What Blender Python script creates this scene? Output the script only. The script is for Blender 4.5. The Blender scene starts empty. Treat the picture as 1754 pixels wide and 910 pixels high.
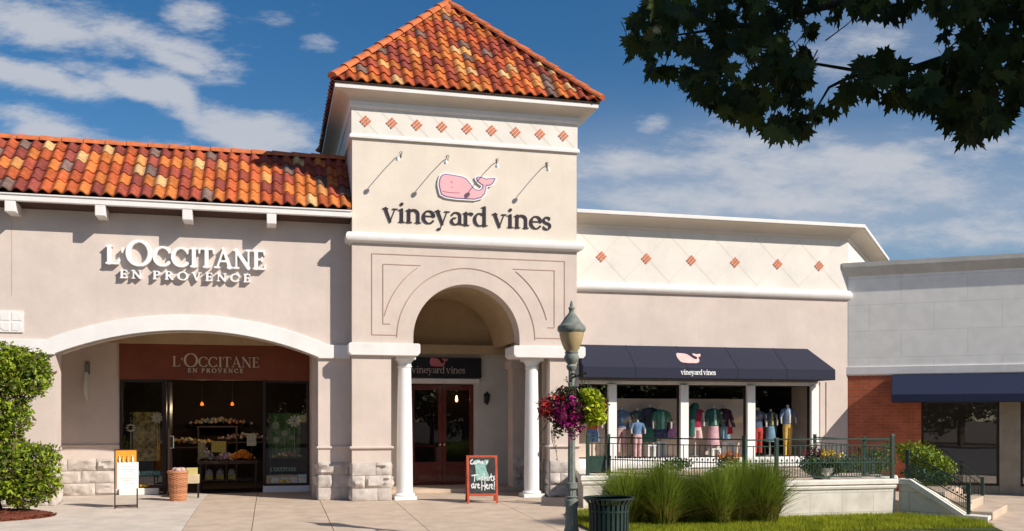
import bpy, math, random
import numpy as np
from mathutils import Vector, Matrix, noise as mnoise
random.seed(7); rng = np.random.default_rng(7)
PI = math.pi; R = math.radians
sc = bpy.context.scene
col = sc.collection

# ---------------------------------------------------------------- camera model (used to take real positions off the photograph)
W, H, F, EYE, HY = 1754, 910, 1650.0, 1.65, 715.0
YAW = R(14)
Fw = (math.sin(YAW), math.cos(YAW)); Rt = (math.cos(YAW), -math.sin(YAW))
def ray(px):
    t = (px - 877) / F
    return Fw[0] + Rt[0]*t, Fw[1] + Rt[1]*t
def at(px, py, Y):                      # point of the vertical plane y = Y seen at a pixel
    rx, ry = ray(px); D = Y / ry
    return Vector((rx*D, Y, EYE + (HY - py)*D/F))
def atD(px, D):
    rx, ry = ray(px); return rx*D, ry*D
def X(px, Y): return at(px, 0, Y).x
def Z(px, py, Y): return at(px, py, Y).z
def proj(p):
    D = p[0]*Fw[0] + p[1]*Fw[1]; l = p[0]*Rt[0] + p[1]*Rt[1]
    if D < 0.1: return None
    return 877 + F*l/D, HY - F*(p[2]-EYE)/D

def gz(y):                              # paving falls gently from the buildings to the kerb
    if y >= 18.6: return 0.0
    return -0.023*(18.6 - y)

# ---------------------------------------------------------------- materials
MATS = {}
def newmat(name):
    m = bpy.data.materials.new(name); m.use_nodes = True
    nt = m.node_tree; nt.nodes.clear()
    out = nt.nodes.new('ShaderNodeOutputMaterial'); b = nt.nodes.new('ShaderNodeBsdfPrincipled')
    nt.links.new(b.outputs[0], out.inputs[0]); return m, nt, b, out
def rgb(r, g, b): return (r, g, b, 1)
def mat(name, c, rough=.8, var=.12, scale=3., bump=0., bscale=60., metal=0., c2=None, spec=.3, attr=False, stain=0., coat=0., trans=0., streak=0.):
    if name in MATS: return MATS[name]
    m, nt, b, out = newmat(name); N = nt.nodes; L = nt.links
    tc = N.new('ShaderNodeTexCoord')
    geo = N.new('ShaderNodeNewGeometry')
    n = N.new('ShaderNodeTexNoise'); n.inputs['Scale'].default_value = scale; n.inputs['Detail'].default_value = 6; n.inputs['Roughness'].default_value = .65
    L.new(geo.outputs['Position'], n.inputs['Vector'])
    if attr:
        a = N.new('ShaderNodeAttribute'); a.attribute_name = 'Col'; base = a.outputs['Color']
        mr = N.new('ShaderNodeMapRange'); mr.inputs[1].default_value = .3; mr.inputs[2].default_value = .7
        mr.inputs[3].default_value = 1-var; mr.inputs[4].default_value = 1+var; L.new(n.outputs['Fac'], mr.inputs[0])
        mx = N.new('ShaderNodeVectorMath'); mx.operation = 'SCALE'; L.new(base, mx.inputs[0]); L.new(mr.outputs[0], mx.inputs['Scale']); colout = mx.outputs[0]
    else:
        cr = N.new('ShaderNodeValToRGB'); e = cr.color_ramp.elements
        d = c2 if c2 else tuple(v*(1-var*1.6) for v in c)
        u = tuple(min(1, v*(1+var*.5)) for v in c)
        e[0].position = .3; e[0].color = (*d, 1); e[1].position = .7; e[1].color = (*u, 1)
        L.new(n.outputs['Fac'], cr.inputs[0]); colout = cr.outputs[0]
    if stain or streak:
        n2 = N.new('ShaderNodeTexNoise'); n2.inputs['Scale'].default_value = .9; n2.inputs['Detail'].default_value = 8; n2.inputs['Roughness'].default_value = .7
        if streak:
            mp = N.new('ShaderNodeMapping'); mp.inputs['Scale'].default_value = (5, 5, .35); L.new(geo.outputs['Position'], mp.inputs[0]); L.new(mp.outputs[0], n2.inputs['Vector'])
        else: L.new(geo.outputs['Position'], n2.inputs['Vector'])
        mr2 = N.new('ShaderNodeMapRange'); mr2.inputs[1].default_value = .5; mr2.inputs[2].default_value = .8; mr2.inputs[4].default_value = max(stain, streak)
        L.new(n2.outputs['Fac'], mr2.inputs[0])
        mm = N.new('ShaderNodeMixRGB'); L.new(mr2.outputs[0], mm.inputs[0]); L.new(colout, mm.inputs[1]); mm.inputs[2].default_value = tuple(v*.55 for v in c) + (1,)
        colout = mm.outputs[0]
    L.new(colout, b.inputs['Base Color'])
    b.inputs['Roughness'].default_value = rough; b.inputs['Metallic'].default_value = metal
    b.inputs['Specular IOR Level'].default_value = spec
    if coat: b.inputs['Coat Weight'].default_value = coat
    if bump:
        n3 = N.new('ShaderNodeTexNoise'); n3.inputs['Scale'].default_value = bscale; n3.inputs['Detail'].default_value = 4
        L.new(geo.outputs['Position'], n3.inputs['Vector'])
        bp = N.new('ShaderNodeBump'); bp.inputs['Strength'].default_value = bump; bp.inputs['Distance'].default_value = .01
        L.new(n3.outputs['Fac'], bp.inputs['Height']); L.new(bp.outputs[0], b.inputs['Normal'])
    if trans:
        tr = N.new('ShaderNodeBsdfTranslucent'); L.new(colout, tr.inputs[0]); ms = N.new('ShaderNodeMixShader'); ms.inputs[0].default_value = trans
        L.new(b.outputs[0], ms.inputs[1]); L.new(tr.outputs[0], ms.inputs[2]); L.new(ms.outputs[0], out.inputs[0])
    MATS[name] = m; return m
def glassmat(name, tint=(.75, .8, .8), k=1.0, base=.09):
    m, nt, b, out = newmat(name); N = nt.nodes; L = nt.links; N.remove(b)
    t = N.new('ShaderNodeBsdfTransparent'); t.inputs[0].default_value = (*tint, 1)
    g = N.new('ShaderNodeBsdfGlossy'); g.inputs['Roughness'].default_value = .01; g.inputs[0].default_value = (k, k, k, 1)
    fr0 = N.new('ShaderNodeLayerWeight'); fr0.inputs['Blend'].default_value = .5
    pw = N.new('ShaderNodeMath'); pw.operation = 'POWER'; L_in = fr0.outputs['Facing']; nt.links.new(L_in, pw.inputs[0]); pw.inputs[1].default_value = 4.
    fr = N.new('ShaderNodeMath'); fr.operation = 'MULTIPLY_ADD'; nt.links.new(pw.outputs[0], fr.inputs[0]); fr.inputs[1].default_value = .8; fr.inputs[2].default_value = base
    n = N.new('ShaderNodeTexNoise'); n.inputs['Scale'].default_value = 1.1; geo = N.new('ShaderNodeNewGeometry'); L.new(geo.outputs['Position'], n.inputs['Vector'])
    bp = N.new('ShaderNodeBump'); bp.inputs['Strength'].default_value = .05; bp.inputs['Distance'].default_value = .02; L.new(n.outputs['Fac'], bp.inputs['Height'])
    L.new(bp.outputs[0], g.inputs['Normal'])
    mx = N.new('ShaderNodeMixShader'); L.new(fr.outputs[0], mx.inputs[0]); L.new(t.outputs[0], mx.inputs[1]); L.new(g.outputs[0], mx.inputs[2]); L.new(mx.outputs[0], out.inputs[0])
    return m
def emitmat(name, c, s):
    m, nt, b, out = newmat(name); b.inputs['Base Color'].default_value = (*c, 1); b.inputs['Emission Color'].default_value = (*c, 1); b.inputs['Emission Strength'].default_value = s; return m
def brickmat(name, c1, c2, mortar, bw=.21, bh=.07, ms=.012, rough=.9, bump=.4, rot=0., var=.15):
    m, nt, b, out = newmat(name); N = nt.nodes; L = nt.links
    geo = N.new('ShaderNodeNewGeometry'); mp = N.new('ShaderNodeMapping'); mp.vector_type = 'POINT'
    mp.inputs['Rotation'].default_value = (0, 0, rot); L.new(geo.outputs['Position'], mp.inputs[0])
    sx = N.new('ShaderNodeSeparateXYZ'); L.new(mp.outputs[0], sx.inputs[0]); cx = N.new('ShaderNodeCombineXYZ')
    L.new(sx.outputs['X'], cx.inputs['X']); L.new(sx.outputs['Z'], cx.inputs['Y'])
    br = N.new('ShaderNodeTexBrick'); L.new(cx.outputs[0], br.inputs['Vector']); br.inputs['Scale'].default_value = 1
    br.inputs['Brick Width'].default_value = bw; br.inputs['Row Height'].default_value = bh; br.inputs['Mortar Size'].default_value = ms
    br.inputs['Color1'].default_value = (*c1, 1); br.inputs['Color2'].default_value = (*c2, 1); br.inputs['Mortar'].default_value = (*mortar, 1)
    n = N.new('ShaderNodeTexNoise'); n.inputs['Scale'].default_value = 4; n.inputs['Detail'].default_value = 8; L.new(geo.outputs['Position'], n.inputs['Vector'])
    mr = N.new('ShaderNodeMapRange'); mr.inputs[1].default_value = .3; mr.inputs[2].default_value = .7; mr.inputs[3].default_value = 1-var; mr.inputs[4].default_value = 1+var; L.new(n.outputs['Fac'], mr.inputs[0])
    sv = N.new('ShaderNodeVectorMath'); sv.operation = 'SCALE'; L.new(br.outputs['Color'], sv.inputs[0]); L.new(mr.outputs[0], sv.inputs['Scale']); L.new(sv.outputs[0], b.inputs['Base Color'])
    b.inputs['Roughness'].default_value = rough; b.inputs['Specular IOR Level'].default_value = .2
    bp = N.new('ShaderNodeBump'); bp.inputs['Strength'].default_value = bump; bp.inputs['Distance'].default_value = .006; bp.invert = True
    L.new(br.outputs['Fac'], bp.inputs['Height']); L.new(bp.outputs[0], b.inputs['Normal'])
    MATS[name] = m; return m

M_PINK = mat('stucco_rose', (.65, .555, .50), .95, .07, 1.6, .45, 70, streak=.16)
M_TWR = mat('stucco_rose_tower', (.655, .555, .49), .95, .07, 1.6, .45, 70, streak=.15)
M_CREAM = mat('stucco_cream', (.76, .675, .575), .95, .06, 1.3, .4, 70, streak=.12)
M_BAND = mat('stucco_pale', (.78, .74, .68), .95, .06, 1.3, .4, 70, streak=.14)
M_WHITE = mat('white_trim', (.80, .775, .755), .6, .06, 2.0, .2, 30, streak=.22)
M_WPAINT = mat('white_paint', (.84, .84, .83), .45, .03, 2.0, .04, 40)
M_STONE = mat('rock_faced_stone', (.58, .52, .475), .95, .16, 5.0, .8, 40, stain=.25)
M_GROOVE = mat('score_line', (.46, .31, .26), .95, .1, 3)
M_GROOVE2 = mat('score_line_pale', (.62, .56, .48), .95, .1, 3)
M_DIA = mat('terracotta_inlay', (.66, .22, .12), .8, .25, 30)
M_TILE = mat('clay_tile', (1, 1, 1), .8, .34, 9, .7, 40, attr=True, spec=.2, stain=.0)
M_RIDGE = mat('ridge_clay', (.62, .17, .06), .65, .25, 6, .3, 30)
M_UNDER = mat('roof_underlay', (.09, .05, .04), .9)
M_NAVY = mat('navy_canvas', (.026, .029, .054), .85, .15, 25, .3, 400)
M_NAVY2 = mat('blue_canvas', (.013, .021, .060), .85, .15, 25, .3, 400)
M_BLACK = mat('black_board', (.012, .012, .014), .5)
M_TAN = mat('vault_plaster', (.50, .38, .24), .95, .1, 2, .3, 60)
M_PORCH = mat('porch_boards', (.62, .60, .56), .8, .06, 2)
M_REDDOOR = mat('mahogany_red', (.13, .02, .014), .35, .25, 8, coat=.4)
M_DKFRAME = mat('dark_frame', (.035, .02, .018), .4, .2, 5)
M_BROWNSIGN = mat('russet_fascia', (.22, .06, .03), .55, .15, 3)
M_SIGNWHITE = mat('sign_white', (.84, .84, .84), .4, .02)
M_SIGNDARK = mat('sign_charcoal', (.035, .022, .03), .5, .05)
M_SIGNPALE = mat('sign_pale_gold', (.62, .55, .45), .5, .05)
M_GREYBLOCK = brickmat('scored_block', (.88, .87, .83), (.86, .85, .81), (.74, .73, .70), 1.35, .60, .008, rot=R(36), bump=.3, var=.06)
M_BRICK = brickmat('red_brick', (.48, .12, .055), (.38, .09, .045), (.36, .16, .10), .21, .072, .010, rot=R(36))
M_BEIGEBLK = mat('beige_block', (.33, .29, .23), .95, .15, 3, .4, 50)
M_TERRWALL = brickmat('terrace_stone', (.64, .60, .53), (.60, .56, .49), (.45, .42, .36), .62, .34, .006, bump=.3)
M_CONC = mat('tan_concrete', (.60, .475, .37), .9, .14, 2.6, .6, 90, stain=.38)
M_CONC2 = mat('grey_concrete', (.66, .575, .50), .9, .13, 2.4, .6, 90, stain=.34)
M_JOINT = mat('joint_dark', (.16, .12, .09), .95)
M_ASPH = mat('asphalt', (.055, .055, .056), .9, .2, 8, .4, 80)
M_SOIL = mat('soil', (.07, .05, .03), .95, .3, 20, .5, 40)
M_MULCH = mat('red_mulch', (.20, .055, .03), .95, .4, 30, .8, 60)
M_GREENMETAL = mat('green_metal', (.022, .058, .042), .45, .2, 10, spec=.5)
M_POST = mat('verdigris_metal', (.10, .115, .10), .65, .45, 18, .5, 50, c2=(.25, .27, .235), spec=.4)
M_LAMPGLASS = mat('amber_lamp_glass', (.66, .50, .27), .25, .1, 6, spec=.6, trans=.3)
M_GLASS = glassmat('shop_glass', (.97, .98, .98), .9, .07)
M_GLASSDK = glassmat('tinted_glass', (.80, .80, .79), .8, .10)
M_LAWN = mat('grass_blade', (.11, .20, .018), .7, .35, 2.2, attr=True, trans=.35)
M_REED = mat('reed_blade', (.10, .17, .02), .6, .3, 2.5, attr=True, trans=.35)
M_LEAF = mat('leaf', (.07, .14, .015), .55, .3, 3, attr=True, trans=.3)
M_MAPLE = mat('maple_leaf', (.045, .075, .012), .6, .3, 5, attr=True, trans=.30)
M_PETAL = mat('petal', (1, 1, 1), .6, .15, 20, attr=True, trans=.3)
M_BARK = mat('bark', (.07, .05, .035), .95, .4, 12, .8, 40)
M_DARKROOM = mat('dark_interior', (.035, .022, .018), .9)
M_BEIGEINT = mat('beige_interior', (.80, .66, .55), .9, .05)
M_MANN = mat('mannequin_white', (.62, .58, .54), .5)

# ---------------------------------------------------------------- mesh builder
class MB:
    def __init__(s): s.v = []; s.f = []; s.c = []
    def add(s, vs, fs, c=None):
        o = len(s.v); s.v += [tuple(v) for v in vs]
        for f in fs: s.f.append(tuple(i+o for i in f)); s.c.append(c or (1, 1, 1))
        return s
    def box(s, x0, x1, y0, y1, z0, z1, M=None, c=None):
        vs = [Vector((x, y, z)) for z in (z0, z1) for y in (y0, y1) for x in (x0, x1)]
        if M: vs = [M @ v for v in vs]
        return s.add(vs, [(0, 2, 3, 1), (4, 5, 7, 6), (0, 1, 5, 4), (2, 6, 7, 3), (0, 4, 6, 2), (1, 3, 7, 5)], c)
    def prism(s, pts, a, b, axis='y', c=None, M=None):      # 2-D outline extruded along an axis
        n = len(pts)
        def P(p, t):
            if axis == 'y': v = Vector((p[0], t, p[1]))
            elif axis == 'z': v = Vector((p[0], p[1], t))
            else: v = Vector((t, p[0], p[1]))
            return M @ v if M else v
        vs = [P(p, a) for p in pts] + [P(p, b) for p in pts]
        fs = [tuple(range(n)), tuple(range(2*n-1, n-1, -1))] + [(i, i+n, (i+1) % n+n, (i+1) % n) for i in range(n)]
        return s.add(vs, fs, c)
    def lathe(s, prof, cx, cy, n=20, z0=0, c=None, flute=0, sx=1, sy=1, M=None):
        vs = []; m = len(prof)
        for (r, z) in prof:
            for i in range(n):
                a = 2*PI*i/n; rr = r*(1-flute*(i % 2))
                v = Vector((cx+rr*math.cos(a)*sx, cy+rr*math.sin(a)*sy, z+z0)); vs.append(M @ v if M else v)
        fs = [(j*n+i, j*n+(i+1) % n, (j+1)*n+(i+1) % n, (j+1)*n+i) for j in range(m-1) for i in range(n)]
        fs += [tuple(range(n-1, -1, -1)), tuple((m-1)*n+i for i in range(n))]
        return s.add(vs, fs, c)
    def tube(s, pts, r, n=8, c=None):
        pts = [Vector(p) for p in pts]; rs = r if isinstance(r, (list, tuple)) else [r]*len(pts); vs = []
        for i, p in enumerate(pts):
            d = (pts[min(i+1, len(pts)-1)] - pts[max(i-1, 0)]).normalized()
            u = d.cross(Vector((0, 0, 1)) if abs(d.z) < .9 else Vector((1, 0, 0))).normalized(); w = d.cross(u)
            for k in range(n):
                a = 2*PI*k/n; vs.append(p + (u*math.cos(a)+w*math.sin(a))*rs[i])
        m = len(pts)
        fs = [(j*n+i, j*n+(i+1) % n, (j+1)*n+(i+1) % n, (j+1)*n+i) for j in range(m-1) for i in range(n)]
        fs += [tuple(range(n-1, -1, -1)), tuple((m-1)*n+i for i in range(n))]
        return s.add(vs, fs, c)
    def sweep(s, path, prof, closed=False, cap=True):        # profile (outward, z) mitred along a plan path; outward = right of travel
        n = len(path); pts = [Vector((p[0], p[1])) for p in path]; nr = []
        def nrm(a, b): d = (b-a).normalized(); return Vector((d.y, -d.x))
        for i in range(n):
            if closed or 0 < i < n-1:
                a = nrm(pts[i-1], pts[i]); b = nrm(pts[i], pts[(i+1) % n]); m = (a+b).normalized(); nr.append(m/ max(.3, m.dot(a)))
            elif i == 0: nr.append(nrm(pts[0], pts[1]))
            else: nr.append(nrm(pts[-2], pts[-1]))
        k = len(prof); vs = []
        for i in range(n):
            for (o, z) in prof: q = pts[i]+nr[i]*o; vs.append((q.x, q.y, z))
        rng_ = range(n) if closed else range(n-1)
        fs = [(i*k+j, ((i+1) % n)*k+j, ((i+1) % n)*k+(j+1) % k, i*k+(j+1) % k) for i in rng_ for j in range(k)]
        if not closed and cap: fs += [tuple(range(k)), tuple((n-1)*k+j for j in range(k-1, -1, -1))]
        return s.add(vs, fs)
    def build(s, name, m, parent=None, smooth=False, bevel=0., fix=True):
        me = bpy.data.meshes.new(name); me.from_pydata(s.v, [], s.f)
        if m is not None: me.materials.append(m)
        if any(c != (1, 1, 1) for c in s.c):
            ca = me.color_attributes.new('Col', 'FLOAT_COLOR', 'CORNER')
            arr = np.ones((len(me.loops), 4), dtype=np.float32); i = 0
            cnt = np.array([len(f) for f in s.f]); arr[:, :3] = np.repeat(np.array(s.c, dtype=np.float32), cnt, axis=0)
            ca.data.foreach_set('color', arr.ravel())
        if fix and len(s.f) < 60000:
            import bmesh
            bm = bmesh.new(); bm.from_mesh(me); bmesh.ops.recalc_face_normals(bm, faces=bm.faces); bm.to_mesh(me); bm.free()
        if smooth:
            me.polygons.foreach_set('use_smooth', [True]*len(me.polygons))
            try: me.set_sharp_from_angle(angle=R(40))
            except Exception: pass
        me.update()
        o = bpy.data.objects.new(name, me); col.objects.link(o)
        if bevel:
            b = o.modifiers.new('bev', 'BEVEL'); b.width = bevel; b.segments = 2; b.limit_method = 'ANGLE'; b.angle_limit = R(50)
        if parent is not None: adopt(o, parent)
        return o
def adopt(o, p):
    o.parent = p; o.matrix_parent_inverse = Matrix.Identity(4)
    q = p; off = Vector((0, 0, 0))
    while q is not None:
        off += Vector(q.location); q = q.parent
    if o.type == 'MESH' and off.length > 0:                  # meshes are made in world space: shift into the parent's frame
        o.data.transform(Matrix.Translation(-off))
def tag(o, label, cat, group=None, kind=None):
    if label: o['label'] = label
    if cat: o['category'] = cat
    if group: o['group'] = group
    if kind: o['kind'] = kind
    return o
def empty(name, loc, label, cat, group=None):
    o = bpy.data.objects.new(name, None); col.objects.link(o); o.location = loc; o.empty_display_size = .2
    return tag(o, label, cat, group)
def part(name, mb, m, parent, **k): return mb.build(name, m, parent, **k)
def struct(name, mb, m, **k): o = mb.build(name, m, None, **k); o['kind'] = 'structure'; return o
def copy_tree(o, parent=None):
    c = o.copy(); col.objects.link(c)
    if parent is not None: c.parent = parent
    for ch in [x for x in bpy.data.objects if x.parent == o]: copy_tree(ch, c)
    return c

# ---------------------------------------------------------------- lettering (drawn strokes turned into a solid outline)
def arcp(cx, cy, rx, ry, a0, a1, w0, w1, n=18):              # a curve whose pen is wide where it runs vertically
    out = []
    for i in range(n+1):
        a = R(a0+(a1-a0)*i/n); k = abs(math.cos(a)); out.append((cx+rx*math.cos(a), cy+ry*math.sin(a), w1+(w0-w1)*k))
    return out
T, S = .062, .022                                            # thick and thin pen radii
def serif(x, y, w=.11): return [(x-w, y, S), (x+w, y, S)]
def V_(x0, x1, h, base=0):
    m = (x0+x1)/2; return [[(x0, h, T), (m, base, T*.8)], [(x1, h, S), (m, base, S)], serif(x0, h-.01), serif(x1, h-.01)]
G = {
 'v': (.62, V_(.12, .50, .52)),
 'i': (.34, [[(.17, .50, T), (.17, .03, T)], serif(.17, .01, .12), [(.04, .47, S), (.17, .52, S)], [(.17, .72, .07), (.175, .72, .07)]]),
 'n': (.68, [[(.15, .50, T), (.15, .03, T)], serif(.15, .01, .12), [(.03, .47, S), (.15, .52, S)], arcp(.33, .34, .18, .17, 165, 10, T, T*.7), [(.51, .36, T), (.51, .03, T)], serif(.51, .01, .12)]),
 'e': (.56, [arcp(.29, .26, .21, .25, 10, 320, T, S), [(.10, .30, S), (.49, .30, S)]]),
 'y': (.62, V_(.12, .50, .52) + [[(.33, .05, S), (.20, -.20, S)], [(.20, -.20, .05), (.12, -.21, .05)]]),
 'a': (.55, [arcp(.27, .37, .16, .13, 165, 15, T*.8, S*1.2), [(.43, .38, T*.9), (.43, .06, T*.9)], arcp(.24, .15, .15, .13, 80, 340, T*.9, S), [(.43, .05, S), (.54, .03, S)]]),
 'r': (.47, [[(.15, .50, T), (.15, .03, T)], serif(.16, .01, .13), [(.03, .47, S), (.15, .52, S)], arcp(.33, .34, .18, .15, 160, 70, S, T*.8), [(.39, .46, .06), (.40, .46, .06)]]),
 'd': (.63, [[(.47, .76, T), (.47, .03, T)], [(.35, .75, S), (.47, .78, S)], [(.47, .02, S), (.60, .03, S)], arcp(.28, .26, .20, .25, 60, 300, T, S), [(.40, .46, S), (.47, .40, S)], [(.38, .04, S), (.47, .12, S)]]),
 's': (.46, [arcp(.22, .38, .13, .12, 40, 250, T*.8, S*1.3, 12), arcp(.22, .13, .14, .13, 80, -140, T*.8, S*1.3, 12), [(.18, .27, T*.8), (.27, .24, T*.8)], [(.34, .48, S), (.34, .38, S)], [(.08, .13, S), (.08, .03, S)]]),
 ' ': (.22, []),
 'L': (.62, [[(.17, .68, T), (.17, .04, T)], serif(.17, .70), serif(.17, .02), [(.17, .02, S), (.52, .02, S)], [(.52, .02, S), (.56, .18, S)]]),
 "'": (.24, [[(.11, .72, .06), (.07, .56, S)]]),
 'O': (.80, [arcp(.40, .35, .33, .36, 0, 360, T, S, 36)]),
 'C': (.70, [arcp(.38, .35, .31, .35, 45, 318, T, S, 28), [(.62, .66, S), (.62, .50, S)]]),
 'I': (.34, [[(.17, .68, T), (.17, .03, T)], serif(.17, .70), serif(.17, .01)]),
 'T': (.64, [[(.32, .70, T), (.32, .03, T)], serif(.32, .01), [(.05, .70, S), (.59, .70, S)], [(.05, .70, S), (.04, .54, S)], [(.59, .70, S), (.60, .54, S)]]),
 'A': (.70, [[(.35, .74, S), (.10, .02, S)], [(.33, .74, T*.7), (.59, .02, T)], [(.19, .25, S), (.50, .25, S)], serif(.09, .01, .09), serif(.60, .01, .10)]),
 'N': (.76, [[(.14, .70, S), (.14, .02, S)], [(.14, .70, T), (.62, .02, T)], [(.62, .70, S), (.62, .02, S)], serif(.12, .70, .09), serif(.14, .01, .09), serif(.62, .70, .09)]),
 'E': (.58, [[(.16, .68, T), (.16, .03, T)], [(.06, .70, S), (.48, .70, S)], [(.06, .01, S), (.50, .01, S)], [(.16, .37, S), (.40, .37, S)], [(.48, .70, S), (.49, .56, S)], [(.50, .01, S), (.53, .17, S)], [(.40, .44, S), (.40, .30, S)]]),
 'P': (.60, [[(.16, .68, T), (.16, .03, T)], serif(.16, .70), serif(.16, .01), arcp(.30, .53, .20, .17, 90, -90, T, S), [(.16, .70, S), (.30, .70, S)], [(.16, .36, S), (.30, .36, S)]]),
 'R': (.66, [[(.16, .68, T), (.16, .03, T)], serif(.16, .70), serif(.16, .01), arcp(.30, .54, .19, .16, 90, -90, T, S), [(.16, .70, S), (.30, .70, S)], [(.16, .38, S), (.30, .38, S)], [(.30, .38, T), (.56, .02, T)]]),
 'V': (.70, V_(.12, .58, .70)),
}
def sdf_solid(shapes, poly, lo, hi, step, t0, t1, mb, tf, grow=0.):
    nx = int((hi[0]-lo[0])/step)+2; ny = int((hi[1]-lo[1])/step)+2
    gx = lo[0]+np.arange(nx)*step; gy = lo[1]+np.arange(ny)*step; PX, PY = np.meshgrid(gx, gy, indexing='ij'); D = np.full(PX.shape, 9.)
    for st in shapes:
        for (a, b) in zip(st[:-1], st[1:]):
            dx, dy = b[0]-a[0], b[1]-a[1]; l2 = dx*dx+dy*dy+1e-9
            t = np.clip(((PX-a[0])*dx+(PY-a[1])*dy)/l2, 0, 1)
            D = np.minimum(D, np.hypot(PX-a[0]-t*dx, PY-a[1]-t*dy)-(a[2]+(b[2]-a[2])*t))
    if poly is not None:
        ins = np.zeros(PX.shape, bool); dd = np.full(PX.shape, 9.); n = len(poly)
        for i in range(n):
            a, b = poly[i], poly[(i+1) % n]; dx, dy = b[0]-a[0], b[1]-a[1]; t = np.clip(((PX-a[0])*dx+(PY-a[1])*dy)/(dx*dx+dy*dy+1e-12), 0, 1)
            dd = np.minimum(dd, np.hypot(PX-a[0]-t*dx, PY-a[1]-t*dy))
            c = ((a[1] > PY) != (b[1] > PY)) & (PX < (b[0]-a[0])*(PY-a[1])/(b[1]-a[1]+1e-12)+a[0]); ins ^= c
        D = np.minimum(D, np.where(ins, -dd, dd))
    D = D-grow
    vid = {}; vs = []; fs = []
    def vert(key, p):
        if key not in vid: vid[key] = len(vs); vs.append(p)
        return vid[key]
    edges = []
    I = np.argwhere((np.minimum.reduce([D[:-1, :-1], D[1:, :-1], D[1:, 1:], D[:-1, 1:]]) < 0))
    for i, j in I:
        cs = [(i, j), (i+1, j), (i+1, j+1), (i, j+1)]; poly_ = []; cr = []
        for k in range(4):
            a, b = cs[k], cs[(k+1) % 4]; da, db = D[a], D[b]
            if da < 0: poly_.append(vert(a, (gx[a[0]], gy[a[1]])))
            if (da < 0) != (db < 0):
                t = da/(da-db); q = (gx[a[0]]+(gx[b[0]]-gx[a[0]])*t, gy[a[1]]+(gy[b[1]]-gy[a[1]])*t)
                v = vert((min(a, b), max(a, b)), q); poly_.append(v); cr.append((v, da < 0))
        if len(poly_) >= 3:
            fs.append(tuple(poly_))
            if len(cr) == 2: edges.append((cr[0][0], cr[1][0]))
    n = len(vs); V = [tf(p[0], p[1], t0) for p in vs] + [tf(p[0], p[1], t1) for p in vs]
    mb.add(V, fs + [tuple(i+n for i in reversed(f)) for f in fs] + [(a, b, b+n, a+n) for a, b in edges])
def text_width(t, size, sp, big=None): return sum((G[c][0]+sp)*size*(big[i] if big else 1) for i, c in enumerate(t))
def lettering(mb, text, x, z, y, size, depth, sp=.0, width=None, big=None, bold=0., tf=None, step=.022):
    w = text_width(text, size, sp, big); kx = (width/w) if width else 1.
    for i, ch in enumerate(text):
        k = size*(big[i] if big else 1); adv, st = G[ch]
        if st:
            x0 = x
            f = tf or (lambda a, b, t: (a, t, b))
            def g(a, b, t, x0=x0, k=k): return f(x0+a*k*kx, z+b*k, t)
            sdf_solid(st, None, (-.12, -.34), (adv+.12, .86), step, y-depth, y, mb, g, grow=bold)
        x += (adv+sp)*k*kx
WH = [(0.02,.12),(.04,.04),(.12,.0),(.30,-.02),(.62,-.02),(.74,.02),(.80,.10),(.82,.20),(.83,.27),(.90,.275),(.95,.32),(.99,.41),(.90,.40),(.83,.385),(.75,.415),(.69,.42),(.66,.40),(.69,.33),(.74,.29),(.78,.27),(.77,.20),(.72,.155),(.66,.155),(.60,.19),(.54,.28),(.47,.37),(.40,.40),(.25,.42),(.10,.435),(.04,.40),(.01,.32),(.0,.22)]
def whale(mb, x, z, w, y0, y1, grow=0., tf=None, kz=1.):
    f = tf or (lambda a, b, t: (a, t, b))
    sdf_solid([], WH, (-.08, -.10), (1.08, .52), .012, y0, y1, mb, lambda a, b, t: f(x+a*w, z+b*w*kz, t), grow)

# ---------------------------------------------------------------- foliage
def leafset(mb, centers, size, cols, up=.4, shape='q'):
    for p in centers:
        s = size*random.uniform(.5, 1.45); n = Vector((random.gauss(0, 1), random.gauss(0, 1), random.gauss(0, 1)+up)).normalized()
        u = n.cross(Vector((random.gauss(0, 1), random.gauss(0, 1), random.gauss(0, 1)))).normalized(); w = n.cross(u)
        if shape == 'm': w = Vector((random.gauss(0, .45), random.gauss(0, .45), -1)).normalized(); n = w.cross(Vector((random.gauss(0, 1), random.gauss(0, .5), random.gauss(0, .3)))).normalized(); u = n.cross(w)
        c = random.choice(cols); k = random.uniform(.7, 1.3); c = tuple(v*k for v in c); p = Vector(p)
        if shape == 'q': mb.add([p-u*s, p-w*s*.5+n*s*.12, p+u*s, p+w*s*.5+n*s*.12], [(0, 1, 2, 3)], c)
        else:
            ml = [(0, -.15), (.12, -.38), (.22, -.30), (.52, -.42), (.46, -.20), (.62, -.08), (.98, .02), (.66, .16), (.78, .34), (.55, .30), (.66, .72), (.42, .55), (.34, .62), (.24, .42), (.18, .62), (.22, .84), (.10, .80), (0, 1.15)]
            ml = [(a*.75, b*.8) for a, b in ml]; full = ml + [(-a, b) for a, b in reversed(ml[1:-1])]; cur = random.uniform(-.25, .25)
            vs = [p] + [p+u*a*s+w*b*s+n*(a*a*cur*s+random.uniform(-.02, .02)*s) for a, b in full]; m = len(full)
            mb.add(vs, [(0, 1+i, 1+(i+1) % m) for i in range(m)], c)
def blob_points(lobes, n, shell=.55):
    out = []; w = [r[0]*r[1]*r[2] for _, r in lobes]; tot = sum(w)
    for (c, r), ww in zip(lobes, w):
        for _ in range(int(n*ww/tot)):
            d = Vector((random.gauss(0, 1), random.gauss(0, 1), random.gauss(0, 1))).normalized(); q = random.uniform(shell, 1)**.6
            f = 1+.22*mnoise.noise(d*2.3+Vector(c)*1.7)+.12*mnoise.noise(d*6+Vector(c))
            out.append((c[0]+d.x*r[0]*q*f, c[1]+d.y*r[1]*q*f, c[2]+d.z*r[2]*q*f))
    return out

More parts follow.
